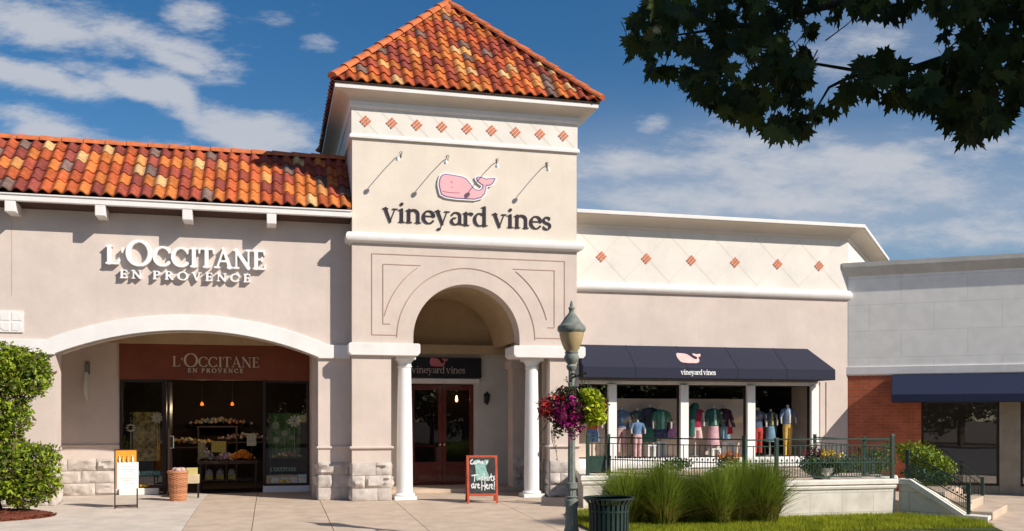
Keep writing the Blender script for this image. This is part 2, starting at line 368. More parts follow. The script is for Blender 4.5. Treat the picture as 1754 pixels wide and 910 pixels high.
# ---------------------------------------------------------------- roof tiles
TC = [((.44, .10, .035), 6), ((.52, .16, .042), 5), ((.32, .07, .042), 5), ((.58, .27, .09), 1.8), ((.19, .12, .10), 1.5), ((.60, .37, .17), .9), ((.26, .06, .045), 3)]
TCL = [c for c, w in TC]; TCW = [w for c, w in TC]
def tile_field(mb, org, ux, uy, nn, ncol, nrow, cw, rh, amp=.055, seed=1):
    """S-tiles: org is the eave corner, ux runs along the eave, uy up the slope, nn is the slope normal"""
    rr = random.Random(seed); seg = 8
    for r in range(nrow):
        for c in range(ncol):
            colr = rr.choices(TCL, TCW)[0]; k = rr.uniform(.78, 1.2); colr = tuple(v*k for v in colr); lift = rr.uniform(-.006, .006)
            vs = []
            for (v, h) in ((0, .035+lift), (1.06, .004)):
                for i in range(seg+1):
                    s = i/seg; wv = amp*(math.sin(PI*min(1, s/.68)) if s < .68 else -.28*math.sin(PI*(s-.68)/.32))
                    vs.append(org+ux*((c+s)*cw+rr.uniform(-.001, .001))+uy*((r+v)*rh)+nn*(wv+h))
            lo = [vs[i]-nn*.028 for i in range(seg+1)]; n = len(vs)
            mb.add(vs+lo, [(i, i+1, seg+2+i, seg+1+i) for i in range(seg)]+[(i+1, i, n+i, n+i+1) for i in range(seg)], colr)

# ---------------------------------------------------------------- rock-faced blocks
def rock_wall(mb, x0, x1, z0, z1, y, rows, bw, seed=3, M=None, d=.06, vis=.65):
    rr = random.Random(seed); rh = (z1-z0)/rows
    for r in range(rows):
        x = x0 - (bw*.5 if r % 2 else 0)
        while x < x1-1e-3:
            a = max(x, x0); b = min(x+bw*rr.uniform(.9, 1.1) if x+bw < x1 else x1, x1); x = b if x+bw < x1 else x1
            if x1-b < .08: b = x1; x = x1
            nx, nz = max(3, int((b-a)/.05)), max(4, int(rh/.05)); g = .006; bulge = d*(rr.uniform(.5, 1.) if rr.random() < vis else .25); vs = []
            for j in range(nz+1):
                for i in range(nx+1):
                    u, w = i/nx, j/nz; e = min(1, min(u, 1-u)*(b-a)/.045, min(w, 1-w)*rh/.045)
                    px = a+g+(b-a-2*g)*u; pz = z0+r*rh+g+(rh-2*g)*w
                    n = mnoise.noise(Vector((px*6+seed, pz*9, seed*3.1)))+.5*mnoise.noise(Vector((px*17, pz*19, seed)))
                    v = Vector((px, y-.012-e*bulge*((.7+1.3*n)), pz)); vs.append(M @ v if M else v)
            W1 = nx+1; fs = [(j*W1+i, j*W1+i+1, (j+1)*W1+i+1, (j+1)*W1+i) for j in range(nz) for i in range(nx)]
            base = len(vs); ring = [i for i in range(W1)]+[j*W1+nx for j in range(1, nz+1)]+[nz*W1+i for i in range(nx-1, -1, -1)]+[j*W1 for j in range(nz-1, 0, -1)]
            for k in ring:
                u, j = k % W1, k//W1; v = Vector((a+g+(b-a-2*g)*u/nx, y+.004, z0+r*rh+g+(rh-2*g)*j/nz)); vs.append(M @ v if M else v)
            m = len(ring); fs += [(ring[(i+1) % m], ring[i], base+i, base+(i+1) % m) for i in range(m)]
            mb.add(vs, fs)
def pier_rock(mb, x0, x1, y0, y1, z0, z1, rows, bw, seed):
    rock_wall(mb, x0, x1, z0, z1, y0, rows, bw, seed)
    Ml = Matrix(((0, 1, 0, 0), (1, 0, 0, 0), (0, 0, 1, 0), (0, 0, 0, 1)))
    rock_wall(mb, y0, y1, z0, z1, x0, rows, bw, seed+1, M=Ml)                       # left face
    Mr = Matrix(((0, -1, 0, 0), (1, 0, 0, 0), (0, 0, 1, 0), (0, 0, 0, 1)))
    rock_wall(mb, y0, y1, z0, z1, -x1, rows, bw, seed+2, M=Mr)                      # right face

YT, YL, YR, YB = 19.1, 19.5, 19.5, 21.9
TX0, TX1 = 1.527, 6.15
TD = TX1-TX0
# ================================================================ GROUND
g = MB(); g.add([(-400, -400, -.46), (400, -400, -.46), (400, 400, -.46), (-400, 400, -.46)], [(0, 1, 2, 3)]); struct('ground', g, M_SOIL)
g = MB(); g.add([(-120, -26, -.452), (120, -26, -.452), (120, 8.6, -.452), (-120, 8.6, -.452)], [(0, 1, 2, 3)]); struct('road', g, M_ASPH)
def slab(mb, x0, x1, ya, yb, th=.12):
    vs = [(x0, ya, gz(ya)), (x1, ya, gz(ya)), (x1, yb, gz(yb)), (x0, yb, gz(yb))]; mb.add([(x, y, z-th) for x, y, z in vs]+vs, [(3, 2, 1, 0), (4, 5, 6, 7), (0, 1, 5, 4), (1, 2, 6, 5), (2, 3, 7, 6), (3, 0, 4, 7)])
xs = [-13.5, -11, -8.6, -6.2, -3.8, -1.33, -.30, .92, 2.34, 4.30, 6.1, 8, 10, 12, 14, 16, 18, 21]
ys = [8.75, 10.9, 13.05, 18.6, 21.9]
a, b = MB(), MB()
for i in range(len(xs)-1):
    for j in range(len(ys)-1):
        if ys[j] >= 13 and xs[i] >= 6.1 and False: continue
        slab(a if xs[i] >= -1.4 else b, xs[i]+.006, xs[i+1]-.006, ys[j]+(0 if j == 3 else .006), ys[j+1]-(0 if j == 2 else .006))
struct('pavement', a, M_CONC); struct('pavement', b, M_CONC2)
g = MB()
for (ya, yb) in ((8.75, 18.6), (18.6, 23)): g.add([(-13.5, ya, gz(ya)-.025), (21, ya, gz(ya)-.025), (21, yb, gz(yb)-.025), (-13.5, yb, gz(yb)-.025)], [(0, 1, 2, 3)])
struct('pavement_bed', g, M_JOINT)
g = MB(); g.box(-13.5, 21, 8.6, 8.745, -.6, gz(8.75)); struct('kerb', g, M_CONC2, bevel=.015)

# ================================================================ LEFT SHOP BUILDING
lb = empty('shop_building', (-4, YL, 0), 'pink stucco shop with a clay tile roof and a wide low arch', 'building')
AX0, AX1 = X(95, YL), X(545, YL); AC = (AX0+AX1)/2; SPR, CRN = 2.84, 3.32
Rr = ((AX1-AC)**2+(CRN-SPR)**2)/(2*(CRN-SPR)); zc = CRN-Rr
def seg_arc(Rad, xa, xb, n=28, cz=None):
    cz = zc if cz is None else cz
    return [(xa+(xb-xa)*i/n, cz+math.sqrt(max(0, Rad**2-(xa+(xb-xa)*i/n-AC)**2))) for i in range(n+1)]
WTOP = 5.72; BACKD = .5
arc = seg_arc(Rr, AX0, AX1)
p = MB(); p.prism([(-13.4, 0), (AX0, 0)]+arc+[(AX1, 0), (TX0-.004, 0), (TX0-.004, WTOP), (-13.4, WTOP)], YL, YL+BACKD, 'y')
part('wall', p, M_PINK, lb)
# arch trim: raised white band following the arch and running level to both sides
tw = .30; outer = seg_arc(Rr+tw, AX0-.28, AX1+.28); inner = seg_arc(Rr, AX0, AX1)
zt = 3.09; zb = SPR-.02
p = MB(); oz = [(x, z) for x, z in outer if z > zt]
outl = [(-13.3, zb), (AX0, zb)]+inner+[(AX1, zb), (TX0-.01, zb), (TX0-.01, zt), (oz[-1][0]+.06, zt)]+list(reversed(oz))+[(oz[0][0]-.06, zt), (-13.3, zt)]
p.prism(outl, YL-.07, YL+.3, 'y'); part('arch_trim', p, M_WHITE, lb, bevel=.02)
# piers
p = MB(); pier_rock(p, AX0-1.35, AX0, YL, YL+.4, 0, .76, 3, .62, 11); part('stone_base', p, M_STONE, lb, smooth=True)
p = MB(); pier_rock(p, AX1, TX0-.01, YL, YL+.4, 0, .76, 3, .5, 14); part('stone_base', p, M_STONE, lb, smooth=True)
p = MB(); p.box(AX0-1.35, AX0+.03, YL-.035, YL+.45, 1.03, 1.075); part('string_course', p, M_PINK, lb, bevel=.01); p = MB(); p.box(AX1-.03, TX0-.01, YL-.035, YL+.45, 1.03, 1.075); part('string_course', p, M_PINK, lb, bevel=.01)
p = MB(); p.box(-7.51, -7.50, YL-.002, YL, 3.12, 5.3); p.box(X(20, YL)-.004, X(20, YL)+.004, YL-.002, YL+.01, 3.9, 5.3); part('expansion_joint', p, M_GROOVE, lb)
# recess walls, soffit, floor
cav0, cav1 = AX0-.9, X(530, YB)
xs0 = X(205, YB)
p = MB(); p.box(cav0, xs0, YB, YB+.2, .76, 3.45); p.box(cav0, xs0, YB+.004, YB+.2, 0, .76); part('porch_wall', p, M_PINK, lb); p = MB(); p.box(cav0-.2, cav0, YL+BACKD, YB+.2, 0, 3.45); part('porch_wall', p, M_PINK, lb); p = MB(); p.box(cav1, cav1+.35, YL+BACKD, YB+.2, 0, 3.45)
part('porch_wall', p, M_PINK, lb)
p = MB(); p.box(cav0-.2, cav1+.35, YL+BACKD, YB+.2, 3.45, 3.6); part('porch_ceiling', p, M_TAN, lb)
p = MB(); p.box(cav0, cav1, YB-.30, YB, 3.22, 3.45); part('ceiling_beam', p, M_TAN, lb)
p = MB(); rock_wall(p, cav0, xs0-.01, 0, .78, YB, 3, .62, 21, vis=.9); part('stone_base', p, M_STONE, lb, smooth=True)
p = MB(); p.box(cav0, xs0, YB-.03, YB, 1.03, 1.075); part('string_course', p, M_PINK, lb, bevel=.01)
# ornamental wall tile
tp = at(19, 551, YL); p = MB()
p.box(tp.x-.21, tp.x+.21, YL-.03, YL-.001, tp.z-.2, tp.z+.2)
for sx in (-1, 1):
    for sz in (-1, 1): p.prism([(tp.x+sx*.02, tp.z+sz*.02), (tp.x+sx*.18, tp.z+sz*.02), (tp.x+sx*.18, tp.z+sz*.12), (tp.x+sx*.12, tp.z+sz*.17), (tp.x+sx*.02, tp.z+sz*.17)], YL-.038, YL-.03, 'y')
part('wall_medallion', p, M_WHITE, lb, bevel=.006)
# eaves, gutter, brackets
EY = YL-.42; EZ = 5.72
p = MB(); p.box(-13.6, TX0-.01, EY+.03, YL+.02, 5.60, 5.645); part('soffit', p, M_PORCH, lb)
p = MB(); p.box(-13.6, TX0-.01, EY-.06, EY+.04, 5.56, 5.70); p.box(-13.6, TX0-.01, EY-.085, EY+.0, 5.665, 5.695); part('gutter', p, M_WHITE, lb, bevel=.01)
for px_ in (-145, 18, 172, 321, 465):
    x = X(px_, EY); p = MB(); p.box(x-.09, x+.09, EY-.05, YL, 5.36, 5.56); part('bracket', p, M_WHITE, lb, bevel=.012)
pitch = R(40); uy = Vector((0, math.cos(pitch), math.sin(pitch))); nn = Vector((0, -math.sin(pitch), math.cos(pitch)))
org = Vector((-13.6, EY-.10, EZ)); cw = .215; nc = int((TX0+13.6)/cw)
p = MB(); tile_field(p, org, Vector((1, 0, 0)), uy, nn, nc, 5, (TX0+13.58)/nc, .42, seed=5); rf = part('roof', p, M_TILE, lb, smooth=True)
ry, rz = EY-.10+2.1*uy.y, EZ+2.1*uy.z
p = MB(); p.prism([(EY-.02, EZ-.02), (ry, rz-.02), (ry+1.6, 5.0), (EY-.02, 5.60)], -13.55, TX0-.02, 'x'); part('roof_deck', p, M_UNDER, lb)
p = MB(); x = -13.6; k = 0
while x < TX0-.05:
    rr = .11; pts = []; x1 = min(x+.42, TX0-.01)
    for xx, r_ in ((x, rr+.012), (x1, rr-.008)): pts += [(xx, ry+.02+r_*1.15*math.cos(a), rz-.005+r_*math.sin(a)) for a in [PI*i/8 for i in range(9)]]
    q = random.uniform(.8, 1.2); p.add(pts, [(i, i+1, 10+i, 9+i) for i in range(8)], (1, 1, 1)); x += .40
part('ridge_cap', p, M_RIDGE, rf)
# storefront of the left shop
fz0, fz1 = 2.50, 3.24
fs_ = MB(); fs_.box(xs0, cav1, YB-.06, YB+.05, 2.46, 3.22); part('fascia_board', fs_, M_BROWNSIGN, lb)
def framed_window(x0, x1, z0, z1, y, parent, fm, gm, fw=.05, bars=(), M=None, dep=.05):
    f = MB()
    f.box(x0, x0+fw, y-.03, y+dep, z0, z1, M); f.box(x1-fw, x1, y-.03, y+dep, z0, z1, M)
    f.box(x0+fw, x1-fw, y-.028, y+dep, z0, z0+fw, M); f.box(x0+fw, x1-fw, y-.028, y+dep, z1-fw, z1, M)
    for b_ in bars: f.box(x0+fw, x1-fw, y-.02, y+dep-.005, b_-.02, b_+.02, M)
    fo = part('window', f, fm, parent)
    g_ = MB(); qd = [Vector((x0+fw, y+.008, z0+fw)), Vector((x1-fw, y+.008, z0+fw)), Vector((x1-fw, y+.008, z1-fw)), Vector((x0+fw, y+.008, z1-fw))]; g_.add([M @ v for v in qd] if M else qd, [(0, 1, 2, 3)]); part('pane', g_, gm, fo, fix=False)
    return fo
wl1 = X(283, YB); wr0 = X(452, YB)
framed_window(xs0, wl1, .14, 2.46, YB, lb, M_DKFRAME, M_GLASSDK, .06)
framed_window(wr0, cav1, .14, 2.46, YB, lb, M_DKFRAME, M_GLASSDK, .05)
p = MB(); p.box(xs0, wl1-.12, YB-.10, YB+.1, 0, .14); part('window_base', p, M_WPAINT, lb, bevel=.01); p = MB(); p.box(wr0-.02, cav1, YB-.10, YB+.1, 0, .14); part('window_base', p, M_WPAINT, lb, bevel=.01)
p = MB(); p.box(wr0-.02, wr0+.03, YB-.1, YB+.1, .2, 2.46); part('door_post', p, M_DKFRAME, lb); p = MB(); p.box(wl1-.03, wl1+.03, YB-.07, YB+.08, 0, 2.46); d_ = part('door_post', p, M_DKFRAME, lb)
p = MB(); dx = X(290, YB-.4); p.box(dx-.01, dx+.03, YB-.62, YB-.07, 0.02, 2.40); dd = part('door', p, M_DKFRAME, lb)
p = MB(); hx = dx+.05; p.tube([(dx+.03, YB-.5, 1.0), (hx+.04, YB-.5, 1.0), (hx+.04, YB-.5, 1.25), (dx+.03, YB-.5, 1.25)], .012); part('handle', p, M_POST, dd)
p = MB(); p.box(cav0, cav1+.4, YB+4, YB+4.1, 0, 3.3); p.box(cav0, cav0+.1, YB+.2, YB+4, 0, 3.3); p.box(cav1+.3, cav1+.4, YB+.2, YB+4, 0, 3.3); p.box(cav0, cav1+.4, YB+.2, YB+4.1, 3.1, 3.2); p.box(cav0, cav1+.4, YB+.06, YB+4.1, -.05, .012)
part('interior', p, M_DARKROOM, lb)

# ---- signs on the left shop
ls = empty('shop_sign', (X(315, YL), YL, 4.2), 'white raised serif letters reading L\'OCCITANE EN PROVENCE high on the pink wall', 'sign')
a_, b_ = at(183, 453, YL), at(455, 461, YL)
BIG = [.95, .8, 1.26, 1, 1, 1, 1, 1, 1, 1]
m = MB(); lettering(m, "L'OCCITANE", a_.x-.02, a_.z, YL-.012, .50, .11, .0, (b_.x-a_.x)+.04, BIG, bold=.014); part('name_letters', m, M_SIGNWHITE, ls)
a2, b2 = at(206, 477, YL), at(436, 483, YL)
m = MB(); lettering(m, "EN PROVENCE", a2.x, a2.z, YL-.012, .205, .09, .26, (b2.x-a2.x), None, bold=.02); part('tagline_letters', m, M_SIGNWHITE, ls)
fs2 = empty('fascia_sign', (X(370, YB), YB, 2.8), 'small pale letters on the russet board inside the wide arch', 'sign')
a_, b_ = at(295, 628, YB), at(445, 628, YB)
m = MB(); lettering(m, "L'OCCITANE", a_.x, a_.z, YB-.065, .30, .02, .0, (b_.x-a_.x), [1, .8, 1.3, 1, 1, 1, 1, 1, 1, 1], bold=-.004); part('name_letters', m, M_SIGNPALE, fs2)
a2, b2 = at(322, 638, YB), at(419, 638, YB)
m = MB(); lettering(m, "EN PROVENCE", a2.x, a2.z, YB-.065, .115, .02, .22, (b2.x-a2.x), None, bold=.02); part('tagline_letters', m, M_SIGNPALE, fs2)

# ---- wall lamp in the recess
wp = at(150, 640, YB); wlp = empty('wall_lamp', (wp.x, YB, wp.z), 'slim wall lamp with a long pale glass tube on the shaded recess wall', 'lamp')
p = MB(); p.box(wp.x-.05, wp.x+.05, YB-.03, YB, wp.z-.02, wp.z+.25); p.tube([(wp.x, YB-.02, wp.z+.15), (wp.x, YB-.14, wp.z+.17), (wp.x, YB-.14, wp.z+.02)], .014); part('bracket', p, M_POST, wlp)
p = MB(); p.tube([(wp.x, YB-.14, wp.z+.02), (wp.x-.02, YB-.14, wp.z-.2), (wp.x-.01, YB-.14, wp.z-.42), (wp.x+.02, YB-.14, wp.z-.58)], [.03, .045, .04, .02], 12); part('lamp_shade', p, mat('frosted', (.7, .68, .62), .3), wlp, smooth=True)

# ================================================================ TOWER
tb = empty('entrance_tower', (TX0+TD/2, YT, 0), 'cream and pink entrance tower with a pyramid clay tile roof above an arched doorway', 'building')
TXC = (TX0+TX1)/2; AXc = 3.83; AR = 1.095; ASP = 3.24; TZ = 7.86
p = MB(); arcpts = [(AXc-AR*math.cos(PI*i/32), ASP+AR*math.sin(PI*i/32)) for i in range(33)]
p.prism([(TX0, 3.11), (AXc-AR, 3.11)]+arcpts+[(AXc+AR, 3.11), (TX1, 3.11), (TX1, 5.12), (TX0, 5.12)], YT, YT+.45, 'y')
p.box(TX0, TX0+.4, YT+.45, YT+TD, 0, 5.12); p.box(TX1-.4, TX1, YT+.45, YT+TD, 3.11, 5.12)
p.box(TX1-.4, TX1, YT+1.8, YT+TD, 0, 3.11)
p.box(TX0+.4, TX1-.4, YT+TD-.3, YT+TD, 0, 5.12)
part('lower_wall', p, M_TWR, tb)
p = MB(); p.box(TX0+.003, TX1-.003, YT+.003, YT+TD, 5.25, 7.2); part('upper_wall', p, M_CREAM, tb)
p = MB(); p.box(TX0-.012, TX1+.012, YT-.012, YT+TD, 7.2, TZ+.1); part('frieze', p, M_BAND, tb)
tpath = [(TX0, YT+TD), (TX0, YT), (TX1, YT), (TX1, YT+TD)]
# (outward is the right of travel: run the loop so that outward points away from the tower)
tp2 = list(reversed(tpath)); tp2 = [(TX0, YT+TD), (TX0, YT), (TX1, YT), (TX1, YT+TD)]
def outward_ok(path): return path
mould = [(-.02, 5.08), (.03, 5.08), (.05, 5.11), (.10, 5.12), (.125, 5.16), (.125, 5.22), (.10, 5.27), (.05, 5.29), (-.02, 5.30)]
p = MB(); p.sweep(tp2, mould, False); part('roll_moulding', p, M_WHITE, tb, smooth=True)
p = MB(); p.sweep(tp2, [(-.02, 7.14), (.05, 7.14), (.05, 7.18), (.03, 7.22), (-.02, 7.22)]); p.sweep(tp2, [(-.02, 7.73), (.03, 7.73), (.055, 7.77), (.055, 7.86), (-.02, 7.86)]); part('frieze_moulding', p, M_WHITE, tb)
OV = .34
cl = [(TX0, YT+TD), (TX0, YT), (TX1, YT), (TX1, YT+TD)]
prof = [(.0, 7.85), (.055, 7.85)]+[(.055+.25*(1-math.cos(R(a))), 7.855+.14*math.sin(R(a))) for a in range(10, 91, 16)]+[(OV-.02, 8.0), (OV, 8.0), (OV, 8.09), (.0, 8.09)]
p = MB(); p.sweep(cl, prof, True); part('cornice', p, mat('cornice_cream', (.66, .60, .52), .9, .05, 1, .2, 60), tb)
p = MB(); p.sweep(cl, [(OV, 7.995), (OV+.012, 7.995), (OV+.012, 8.06), (OV, 8.06)], True); part('fascia', p, M_WHITE, tb)
# roof
ex0, ex1, ey0, ey1 = TX0-OV-.04, TX1+OV+.04, YT-OV-.04, YT+TD+OV+.04; cx_, cy_ = (ex0+ex1)/2, (ey0+ey1)/2; ez = 8.12; apex = Vector((cx_, cy_, 10.93))
corners = [Vector((ex0, ey0, ez)), Vector((ex1, ey0, ez)), Vector((ex1, ey1, ez)), Vector((ex0, ey1, ez))]
import bmesh
for k in range(4):
    A, B = corners[k], corners[(k+1) % 4]; ux = (B-A).normalized(); L_ = (B-A).length; midp = (A+B)/2; uyv = (apex-midp); sl = uyv.length; uyv = uyv/sl; nv = ux.cross(uyv).normalized()
    ncol = 24; cwv = L_/ncol; nrow = 13; p = MB(); tile_field(p, A, ux, uyv, nv, ncol, nrow, cwv, sl/nrow, seed=30+k)
    o = part('roof_slope', p, M_TILE, tb, smooth=True)
    bm = bmesh.new(); bm.from_mesh(o.data); off = Vector(tb.location)
    for (P0, P1, s_) in ((A, apex, 1), (B, apex, -1)):
        d = (P1-P0).normalized(); pn = d.cross(nv).normalized()
        if pn.dot(midp-P0) > 0: pn = -pn
        bmesh.ops.bisect_plane(bm, geom=bm.verts[:]+bm.edges[:]+bm.faces[:], plane_co=P0-off, plane_no=pn, clear_outer=True)
    bm.to_mesh(o.data); bm.free()
p = MB(); p.add([c-Vector((0, 0, .03)) for c in corners]+[apex-Vector((0, 0, .06))], [(0, 1, 4), (1, 2, 4), (2, 3, 4), (3, 0, 4), (3, 2, 1, 0)]); part('roof_deck', p, M_UNDER, tb)
for c in corners:
    p = MB(); d = (apex-c); n_ = 11; out_ = (c-apex); side = d.normalized().cross(Vector((0, 0, 1))).normalized(); upn = side.cross(d.normalized()).normalized()
    if upn.z < 0: upn = -upn
    for i in range(n_):
        P0, P1 = c+d*(i/n_), c+d*((i+1.08)/n_); vs = []
        for P_, r_ in ((P0, .105), (P1, .085)): vs += [P_+side*(r_*1.1*math.cos(a))+upn*(r_*math.sin(a)+.035+(.012 if P_ is P0 else 0)) for a in [PI*j/8 for j in range(9)]]
        p.add(vs, [(j, j+1, 10+j, 9+j) for j in range(8)]+[tuple(range(9))])
    part('hip_cap', p, M_RIDGE, tb)
p = MB(); p.lathe([(.34, -.30), (.22, -.12), (.14, .0), (.09, .10), (.03, .18), (.01, .2)], apex.x, apex.y, 14, apex.z); part('finial', p, M_RIDGE, tb, smooth=True)
# frieze diamonds and score lines on the tower
def diamond(parent, x, y, z, s, M=None):
    f = MB()
    for k in (-1, 0, 1):                                      # three little terracotta bars make one diamond
        Mx = (M or Matrix.Identity(4)) @ Matrix.Translation((x, y, z)) @ Matrix.Rotation(R(-45), 4, 'Y')
        f.box(-s, s, -.014, 0, k*s*.68-s*.27, k*s*.68+s*.27, Mx)
    return part('diamond_inlay', f, M_DIA, parent)
dpx = [626, 671, 714, 757, 800, 842, 883, 925, 965]; dpy = [209, 212, 215, 219, 222, 226, 229, 232, 235]
lines = MB()
for i, (a_, b_) in enumerate(zip(dpx, dpy)):
    q = at(a_, b_, YT-.012); diamond(tb, q.x, YT-.013, 7.475, .082)
    dxx = .24
    lines.add([(q.x-dxx-.005, YT-.0145, 7.475+dxx), (q.x-dxx+.005, YT-.0145, 7.475+dxx), (q.x+dxx+.005, YT-.0145, 7.475-dxx), (q.x+dxx-.005, YT-.0145, 7.475-dxx)], [(0, 1, 2, 3)])
part('score_lines', lines, M_GROOVE2, tb)
# panel beads round the arch
gr = MB(); bw = .015; y0 = YT-.008
def hb(x0, x1, z): gr.box(x0, x1, y0, YT-.001, z-bw/2, z+bw/2)
def vb(x, z0, z1): gr.box(x-bw/2, x+bw/2, y0-.001, YT-.001, z0, z1)
def ring(r, a0, a1, n=30):
    pts = []
    for i in range(n+1):
        a = R(a0+(a1-a0)*i/n); pts.append((AXc+r*math.cos(a), ASP+r*math.sin(a), a))
    gr.prism([(AXc+(r-bw/2)*math.cos(a), ASP+(r-bw/2)*math.sin(a)) for _, _, a in pts]+[(AXc+(r+bw/2)*math.cos(a), ASP+(r+bw/2)*math.sin(a)) for _, _, a in reversed(pts)], y0-.002, YT-.001, 'y')
px0, px1, pz1 = X(637, YT), X(967, YT), 4.88; r2 = 1.42; pz0 = 3.28
hb(px0, px1, pz1); vb(px0, pz0, pz1); vb(px1, pz0, pz1); hb(px0, AXc-r2, pz0); hb(AXc+r2, px1, pz0); ring(r2, 0, 180)
r3 = 1.72; qx0, qx1 = px0+.22, px1-.22; qz = pz1-.2
aa = math.degrees(math.acos((AXc-qx0-.0)/r3)) if (AXc-qx0) < r3 else 0
vb(qx0, pz0+.22, qz); hb(qx0, qx0+.14, pz0+.22); vb(qx1, pz0+.22, qz); hb(qx1-.14, qx1, pz0+.22)
hb(qx0, AXc-.95, qz); hb(AXc+.95, qx1, qz)
ring(r3, 14, 54, 16); ring(r3, 126, 166, 16)
part('panel_lines', gr, M_GROOVE, tb)
# vault, inner walls, porch back
p = MB(); n = 32
for i in range(n):
    a0, a1 = PI*i/n, PI*(i+1)/n
    v = lambda a, y, r: (AXc-r*math.cos(a), y, ASP+r*math.sin(a))
    p.add([v(a0, YT+.45, AR+.03), v(a1, YT+.45, AR+.03), v(a1, YB, AR+.03), v(a0, YB, AR+.03), v(a0, YT+.45, AR+.1), v(a1, YT+.45, AR+.1), v(a1, YB, AR+.1), v(a0, YB, AR+.1)], [(0, 1, 2, 3), (7, 6, 5, 4), (0, 4, 5, 1), (3, 2, 6, 7)])
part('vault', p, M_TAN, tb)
bx0, bx1 = X(700, YB)-.55, X(862, YB)
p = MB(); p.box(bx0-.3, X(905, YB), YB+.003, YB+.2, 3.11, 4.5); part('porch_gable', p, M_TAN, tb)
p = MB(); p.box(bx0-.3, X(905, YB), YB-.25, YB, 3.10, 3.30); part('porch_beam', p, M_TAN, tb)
dr0, dr1 = X(704, YB), X(812, YB); dtop = 2.42
p = MB(); p.box(bx0-.2, dr0, YB, YB+.2, 0, 3.1); p.box(dr1, X(905, YB), YB, YB+.2, 0, 3.1); p.box(dr0, dr1, YB, YB+.2, dtop, 3.1); part('porch_wall', p, M_PORCH, tb)
p = MB(); p.box(dr0-.15, dr1+.12, YB-.07, YB, dtop+.02, dtop+.12); part('door_lintel', p, M_WHITE, tb, bevel=.01)
p = MB()
for (u, w) in ((X(832, YB), .19),):
    for (za, zb_) in ((.25, 1.15), (1.3, 1.75), (1.85, 2.5), (2.6, 2.9)):
        p.box(u-w, u+w, YB-.012, YB, za, za+.02); p.box(u-w, u+w, YB-.012, YB, zb_-.02, zb_); p.box(u-w, u-w+.02, YB-.012, YB, za+.02, zb_-.02); p.box(u+w-.02, u+w, YB-.012, YB, za+.02, zb_-.02)
part('wall_panelling', p, M_PORCH, tb)
# doorway step
p = MB(); p.box(bx0-.2, X(905, YB), YB-1.25, YB+.1, .0, .09); part('door_step', p, M_CONC, tb, bevel=.012)
# inner right pier with side opening
ix0 = X(878, YT+1.8); p = MB(); p.box(ix0, TX1-.4, YT+1.8, YT+2.25, .0, 2.75); part('inner_pier', p, M_TWR, tb)
p = MB(); p.box(ix0-.06, TX1-.4, YT+1.72, YT+2.3, 2.75, 2.95); part('inner_cap', p, M_TWR, tb, bevel=.015)
p = MB(); p.box(ix0+.05, TX1-.4, YT+1.82, YT+2.2, 2.95, 3.3); part('inner_spandrel', p, M_TAN, tb)
p = MB(); rock_wall(p, ix0, TX1-.4, 0, .76, YT+1.8, 3, .5, 44); part('stone_base', p, M_STONE, tb, smooth=True)
# double door: two red leaves with tall panes
mid = (dr0+dr1)/2
for (x0, x1, s_) in ((dr0, mid-.004, 1), (mid+.004, dr1, -1)):
    f = MB(); fw = .09; y = YB+.06
    f.box(x0, x0+fw, y, y+.05, .1, dtop-.02); f.box(x1-fw, x1, y, y+.05, .1, dtop-.02); f.box(x0+fw, x1-fw, y, y+.05, dtop-.14, dtop-.02); f.box(x0+fw, x1-fw, y, y+.05, .1, .62)
    f.box(x0+fw+.06, x1-fw-.06, y-.008, y, .18, .55)
    dl = part('door', f, M_REDDOOR, tb, bevel=.004)
    g_ = MB(); g_.add([(x0+fw, y+.022, .62), (x1-fw, y+.022, .62), (x1-fw, y+.022, dtop-.14), (x0+fw, y+.022, dtop-.14)], [(0, 1, 2, 3)]); part('pane', g_, M_GLASSDK, dl, fix=False)
    g_ = MB(); hx = (x1-.045) if s_ > 0 else (x0+.045); g_.lathe([(.0, 0), (.028, .01), (.03, .03), (.01, .045), (.01, .06)], 0, 0, 12, M=Matrix.Translation((hx, y-.06, 1.02)) @ Matrix.Rotation(-PI/2, 4, 'X')); part('door_knob', g_, mat('brass', (.6, .45, .2), .25, metal=1), dl, smooth=True)
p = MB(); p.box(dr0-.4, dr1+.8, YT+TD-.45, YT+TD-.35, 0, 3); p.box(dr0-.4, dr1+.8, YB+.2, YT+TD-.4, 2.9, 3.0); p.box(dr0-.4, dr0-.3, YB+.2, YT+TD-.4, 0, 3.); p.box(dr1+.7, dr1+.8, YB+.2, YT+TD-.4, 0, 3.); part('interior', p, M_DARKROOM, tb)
# front piers, caps, columns
def pier(x0, x1):
    p = MB(); p.box(x0, x1, YT, YT+.62, .0, 2.9); o = part('pier', p, M_TWR, tb)
    p = MB(); pier_rock(p, x0, x1, YT, YT+.62, 0, .76, 3, .46, int(x0*100)); part('stone_base', p, M_STONE, o, smooth=True)
    p = MB(); p.box(x0-.05, x1+.05, YT-.05, YT+.66, 1.03, 1.08); part('string_course', p, M_TWR, o, bevel=.018)
pier(TX0+.0, X(670, YT)); pier(X(942, YT), TX1+.05)
for (x0, x1) in ((X(597, YT-.08), X(720, YT-.08)), (X(880, YT-.08), X(1003, YT-.08))):
    p = MB(); p.prism([(x0, 2.93), (x0+.05, 2.87), (x1-.05, 2.87), (x1, 2.93), (x1, 3.09), (x1-.03, 3.115), (x0+.03, 3.115), (x0, 3.09)], YT-.085, YT+.68, 'y'); part('impost_cap', p, M_WHITE, tb, bevel=.012)
